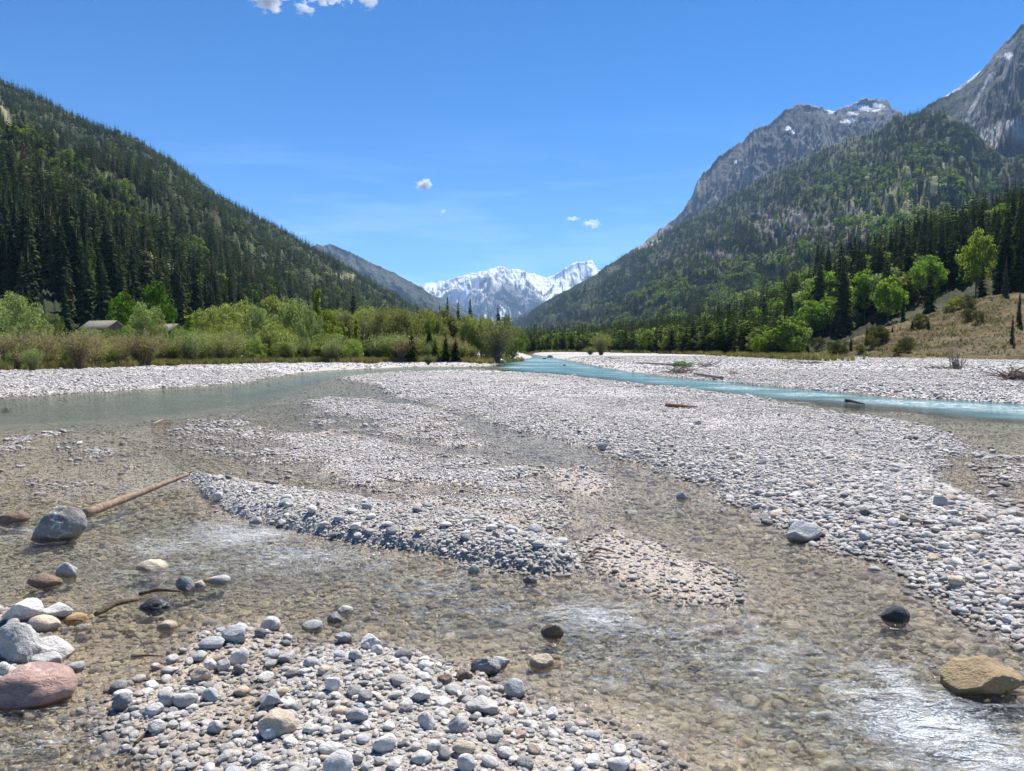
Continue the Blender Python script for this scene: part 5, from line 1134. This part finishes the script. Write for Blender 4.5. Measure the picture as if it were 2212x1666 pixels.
heap(2066, 800, 26, 40, 30, 34, m_paleroot, 'root_stump', 'upturned root stump standing on the right gravel bank', 'stump', lean=1.3)
heap(2040, 800, 110, 14, 26, 35, m_twig, 'driftwood_heap', 'flat grey brush spread behind the upturned root stump')
heap(2195, 822, 100, 34, 70, 36, m_twig, 'driftwood_heap', 'big dark brush pile at the right edge of the picture', lean=.9)
heap(1330, 776, 40, 8, 10, 37, m_twig, 'driftwood_branch', 'dark branch lying at the foot of the lone upright willow')
heap(1080, 782, 40, 12, 16, 38, m_wetwood, 'root_wad', 'dark roots at the foot of the brown-stemmed willow by the water', 'roots')
heap(12, 848, 24, 8, 10, 40, m_darkwood, 'driftwood_branch', 'brown root piece on the left shingle bank at the left edge')
for px_, py_, w_, lab in [(1082, 784, 24, 'whitish boulder among the roots of the brown-stemmed willow'), (1100, 779, 16, 'grey boulder right of the roots by the far water'), (1188, 772, 14, 'dark boulder in the far riffle'), (1176, 775, 9, 'small dark boulder left of the one in the far riffle'), (1219, 789, 8, 'dark stone at the far water edge')]:
    X0, Y0 = gp(px_, py_, .05); w = w_ / F * Y0; put_stone(X0, Y0, max(gz(X0, Y0), 0) + w * .15, w, w * .7, w * .55, 'white' if 'whitish' in lab else 'dark grey', 'boulder', lab, 'boulder', pool=BP)

# ---------------------------------------------------------------- wooden huts behind the bushes
def box_np(x0, x1, y0, y1, z0, z1):
    V = np.array([(x, y, z) for z in (z0, z1) for y in (y0, y1) for x in (x0, x1)], float)
    return V, np.array([(0, 2, 3, 1), (4, 5, 7, 6), (0, 1, 5, 4), (1, 3, 7, 5), (3, 2, 6, 7), (2, 0, 4, 6)])
t_ = NT('weathered_planks'); g_ = t_.n('NewGeometry'); m_ = t_.n('Mapping', {'Scale': (5, 5, .4)}); t_.set(m_.inputs[0], g_.outputs['Position'])
m_plank = t_.done(t_.bsdf(t_.ramp(t_.noise(m_.outputs[0], 2, 4), [(.3, (.07, .055, .045)), (.7, (.16, .13, .105))]), .9))
t_ = NT('shingle_roof'); g_ = t_.n('NewGeometry'); bk = t_.n('TexBrick', {'Scale': 3.0, 'Mortar Size': .03, 'Color1': (.22, .195, .165, 1), 'Color2': (.15, .135, .115, 1), 'Mortar': (.06, .05, .045, 1)}); t_.set(bk.inputs['Vector'], g_.outputs['Position'])
m_roof = t_.done(t_.bsdf(bk.outputs['Color'], .9))
def hut(px0, px1, ridge_y, Y, label, rz=.35):
    X0, X1 = (px0 - CX) / F * Y, (px1 - CX) / F * Y; L_ = (X1 - X0) * .98; zr = (752 - ridge_y) / F * Y + CAMZ; W_ = 3.8; he = zr - 1.1; g = .4
    o = bpy.data.objects.new('wooden_hut', None); C.objects.link(o); o.location = ((X0 + X1) / 2, Y, g); o.rotation_euler = (0, 0, -rz); tag(o, label, 'hut')
    V, Fc = box_np(-L_ / 2 + .25, L_ / 2 - .25, -W_ / 2 + .3, W_ / 2 - .3, 0, he - g)
    gab = []
    for sx_ in (-L_ / 2 + .25, L_ / 2 - .25): gab.append((np.array([(sx_, -W_ / 2 + .3, he - g), (sx_, W_ / 2 - .3, he - g), (sx_, 0, zr - g - .15), (sx_ + .01, 0, zr - g - .15)]), np.array([(0, 1, 2, 3)])))
    V, Fc = merge([(V, Fc)] + gab); w = mesh_np('wall', V, Fc, m_plank, smooth=False); w.parent = o
    rp = []
    for s in (-1, 1):
        a = np.array([(-L_ / 2, 0, zr - g), (L_ / 2, 0, zr - g), (L_ / 2, s * W_ / 2, he - g - .12), (-L_ / 2, s * W_ / 2, he - g - .12)]); b = a + np.array([0, 0, -.12])
        rp.append((np.concatenate([a, b]), np.array([(0, 1, 2, 3), (7, 6, 5, 4), (0, 4, 5, 1), (1, 5, 6, 2), (2, 6, 7, 3), (3, 7, 4, 0)])))
    V, Fc = merge(rp); r = mesh_np('roof', V, Fc, m_roof, smooth=False); r.parent = o
    V, Fc = box_np(-.5, .5, -W_ / 2 + .24, -W_ / 2 + .295, 0, 1.9); d = mesh_np('door', V, Fc, m_plank, smooth=False); d.parent = o
hut(184, 266, 693, 96, 'weathered wooden hut with grey shingle roof showing above the left bushes')
hut(345, 392, 700, 104, 'second hut, only its grey roof showing right of the silvery willow')

# ---------------------------------------------------------------- small clouds, beyond the haze
def cloud(px_, py_, w, h, label, dens=.010, Y=15500, seed=0):
    x, y, z = at(px_, py_, Y); k = Y / F
    bm = bmesh.new(); bmesh.ops.create_icosphere(bm, subdivisions=3, radius=1); me = bpy.data.meshes.new('cloud'); bm.to_mesh(me); bm.free()
    o = bpy.data.objects.new('cloud', me); C.objects.link(o); o.location = (x, y, z); o.scale = (w * k * .62, w * k * .5, h * k * .62)
    t = NT('cloud_vapour'); tcx = t.n('TexCoord'); ob = tcx.outputs['Object']
    ln = t.n('VectorMath', operation='LENGTH'); t.set(ln.inputs[0], ob)
    ad = t.n('VectorMath', operation='ADD'); t.set(ad.inputs[0], ob); ad.inputs[1].default_value = (seed * 3.7, seed * 1.3, 0)
    mpn = t.n('Mapping', {'Scale': (1.0 * w / h / 1.6, 1, 1), 'Rotation': (0, R(-25), 0)}); t.set(mpn.inputs[0], ad.outputs[0])
    nn = t.noise(mpn.outputs[0], 1.5, 6, .62, .3)
    d = t.math('SUBTRACT', t.math('ADD', t.math('MULTIPLY', nn, 2.4), -.72), ln.outputs['Value'])
    d = t.math('MULTIPLY', t.math('MAXIMUM', d, 0.0), dens * 9)
    v = t.n('VolumePrincipled'); v.inputs['Color'].default_value = (1, 1, 1, 1); t.set(v.inputs['Density'], d)
    t.t.links.new(v.outputs[0], t.out.inputs['Volume']); me.materials.append(t.m)
    return tag(o, label, 'cloud')
cloud(910, 398, 50, 32, 'small compact white cloud in the middle of the sky', .012, seed=1)
cloud(1280, 484, 52, 24, 'small white cloud right of the middle, the larger of its pair', .009, seed=2)
cloud(1236, 473, 44, 12, 'tiny wispy cloud left of the larger of the right-hand pair', .005, seed=3)
cloud(957, 457, 16, 12, 'tiniest cloud puff below the compact one', .008, seed=4)
cloud(575, -2, 110, 52, 'bright cloud cut by the top edge, leftmost of the row', .006, seed=5)
cloud(655, 18, 60, 36, 'thin ragged cloud below the top edge, second of the row', .004, seed=6)
cloud(710, -6, 110, 28, 'flat cloud cut by the top edge, third of the row', .006, seed=7)
cloud(794, 4, 60, 44, 'faint torn cloud at the top edge, rightmost of the row', .004, seed=8)

# ---------------------------------------------------------------- the air of the valley
V, Fc = box_np(-10800, 10800, -8, 12800, -1.7, 1750)
hz = mesh_np('haze', V, Fc, None, smooth=False)
t = NT('valley_air'); v = t.n('VolumePrincipled'); v.inputs['Color'].default_value = (.42, .66, 1, 1); v.inputs['Density'].default_value = 4.6e-5; v.inputs['Anisotropy'].default_value = .1
t.t.links.new(v.outputs[0], t.out.inputs['Volume']); hz.data.materials.append(t.m); tag(hz, kind='stuff', label='pale blue air filling the valley', cat='haze')
# ---------------------------------------------------------------- labels: where several things share one, say which it is, counted from the left
ORD = ['first', 'second', 'third', 'fourth', 'fifth', 'sixth', 'seventh', 'eighth', 'ninth', 'tenth', 'eleventh', 'twelfth', 'thirteenth', 'fourteenth']
by = {}
for o in scene.objects:
    if o.parent is None and 'label' in o and 'group' in o and 'kind' not in o: by.setdefault(o['label'], []).append(o)
for lab, os_ in by.items():
    if 1 < len(os_) <= 14:
        os_.sort(key=lambda o: pix(o.location.x, o.location.y, o.location.z)[0])
        for i, o in enumerate(os_):
            g = o['group'].replace('cobbles, ', 'cobbles on the ').replace('lower tall ', 'lower ').replace('higher standing ', 'higher ')
            new = '%s from left of the %s' % (ORD[i], g)
            if len(new.replace('-', ' ').split()) > 16: new = '%s from left, %s' % (ORD[i], g)
            if len(new.replace('-', ' ').split()) <= 16: o['label'] = new
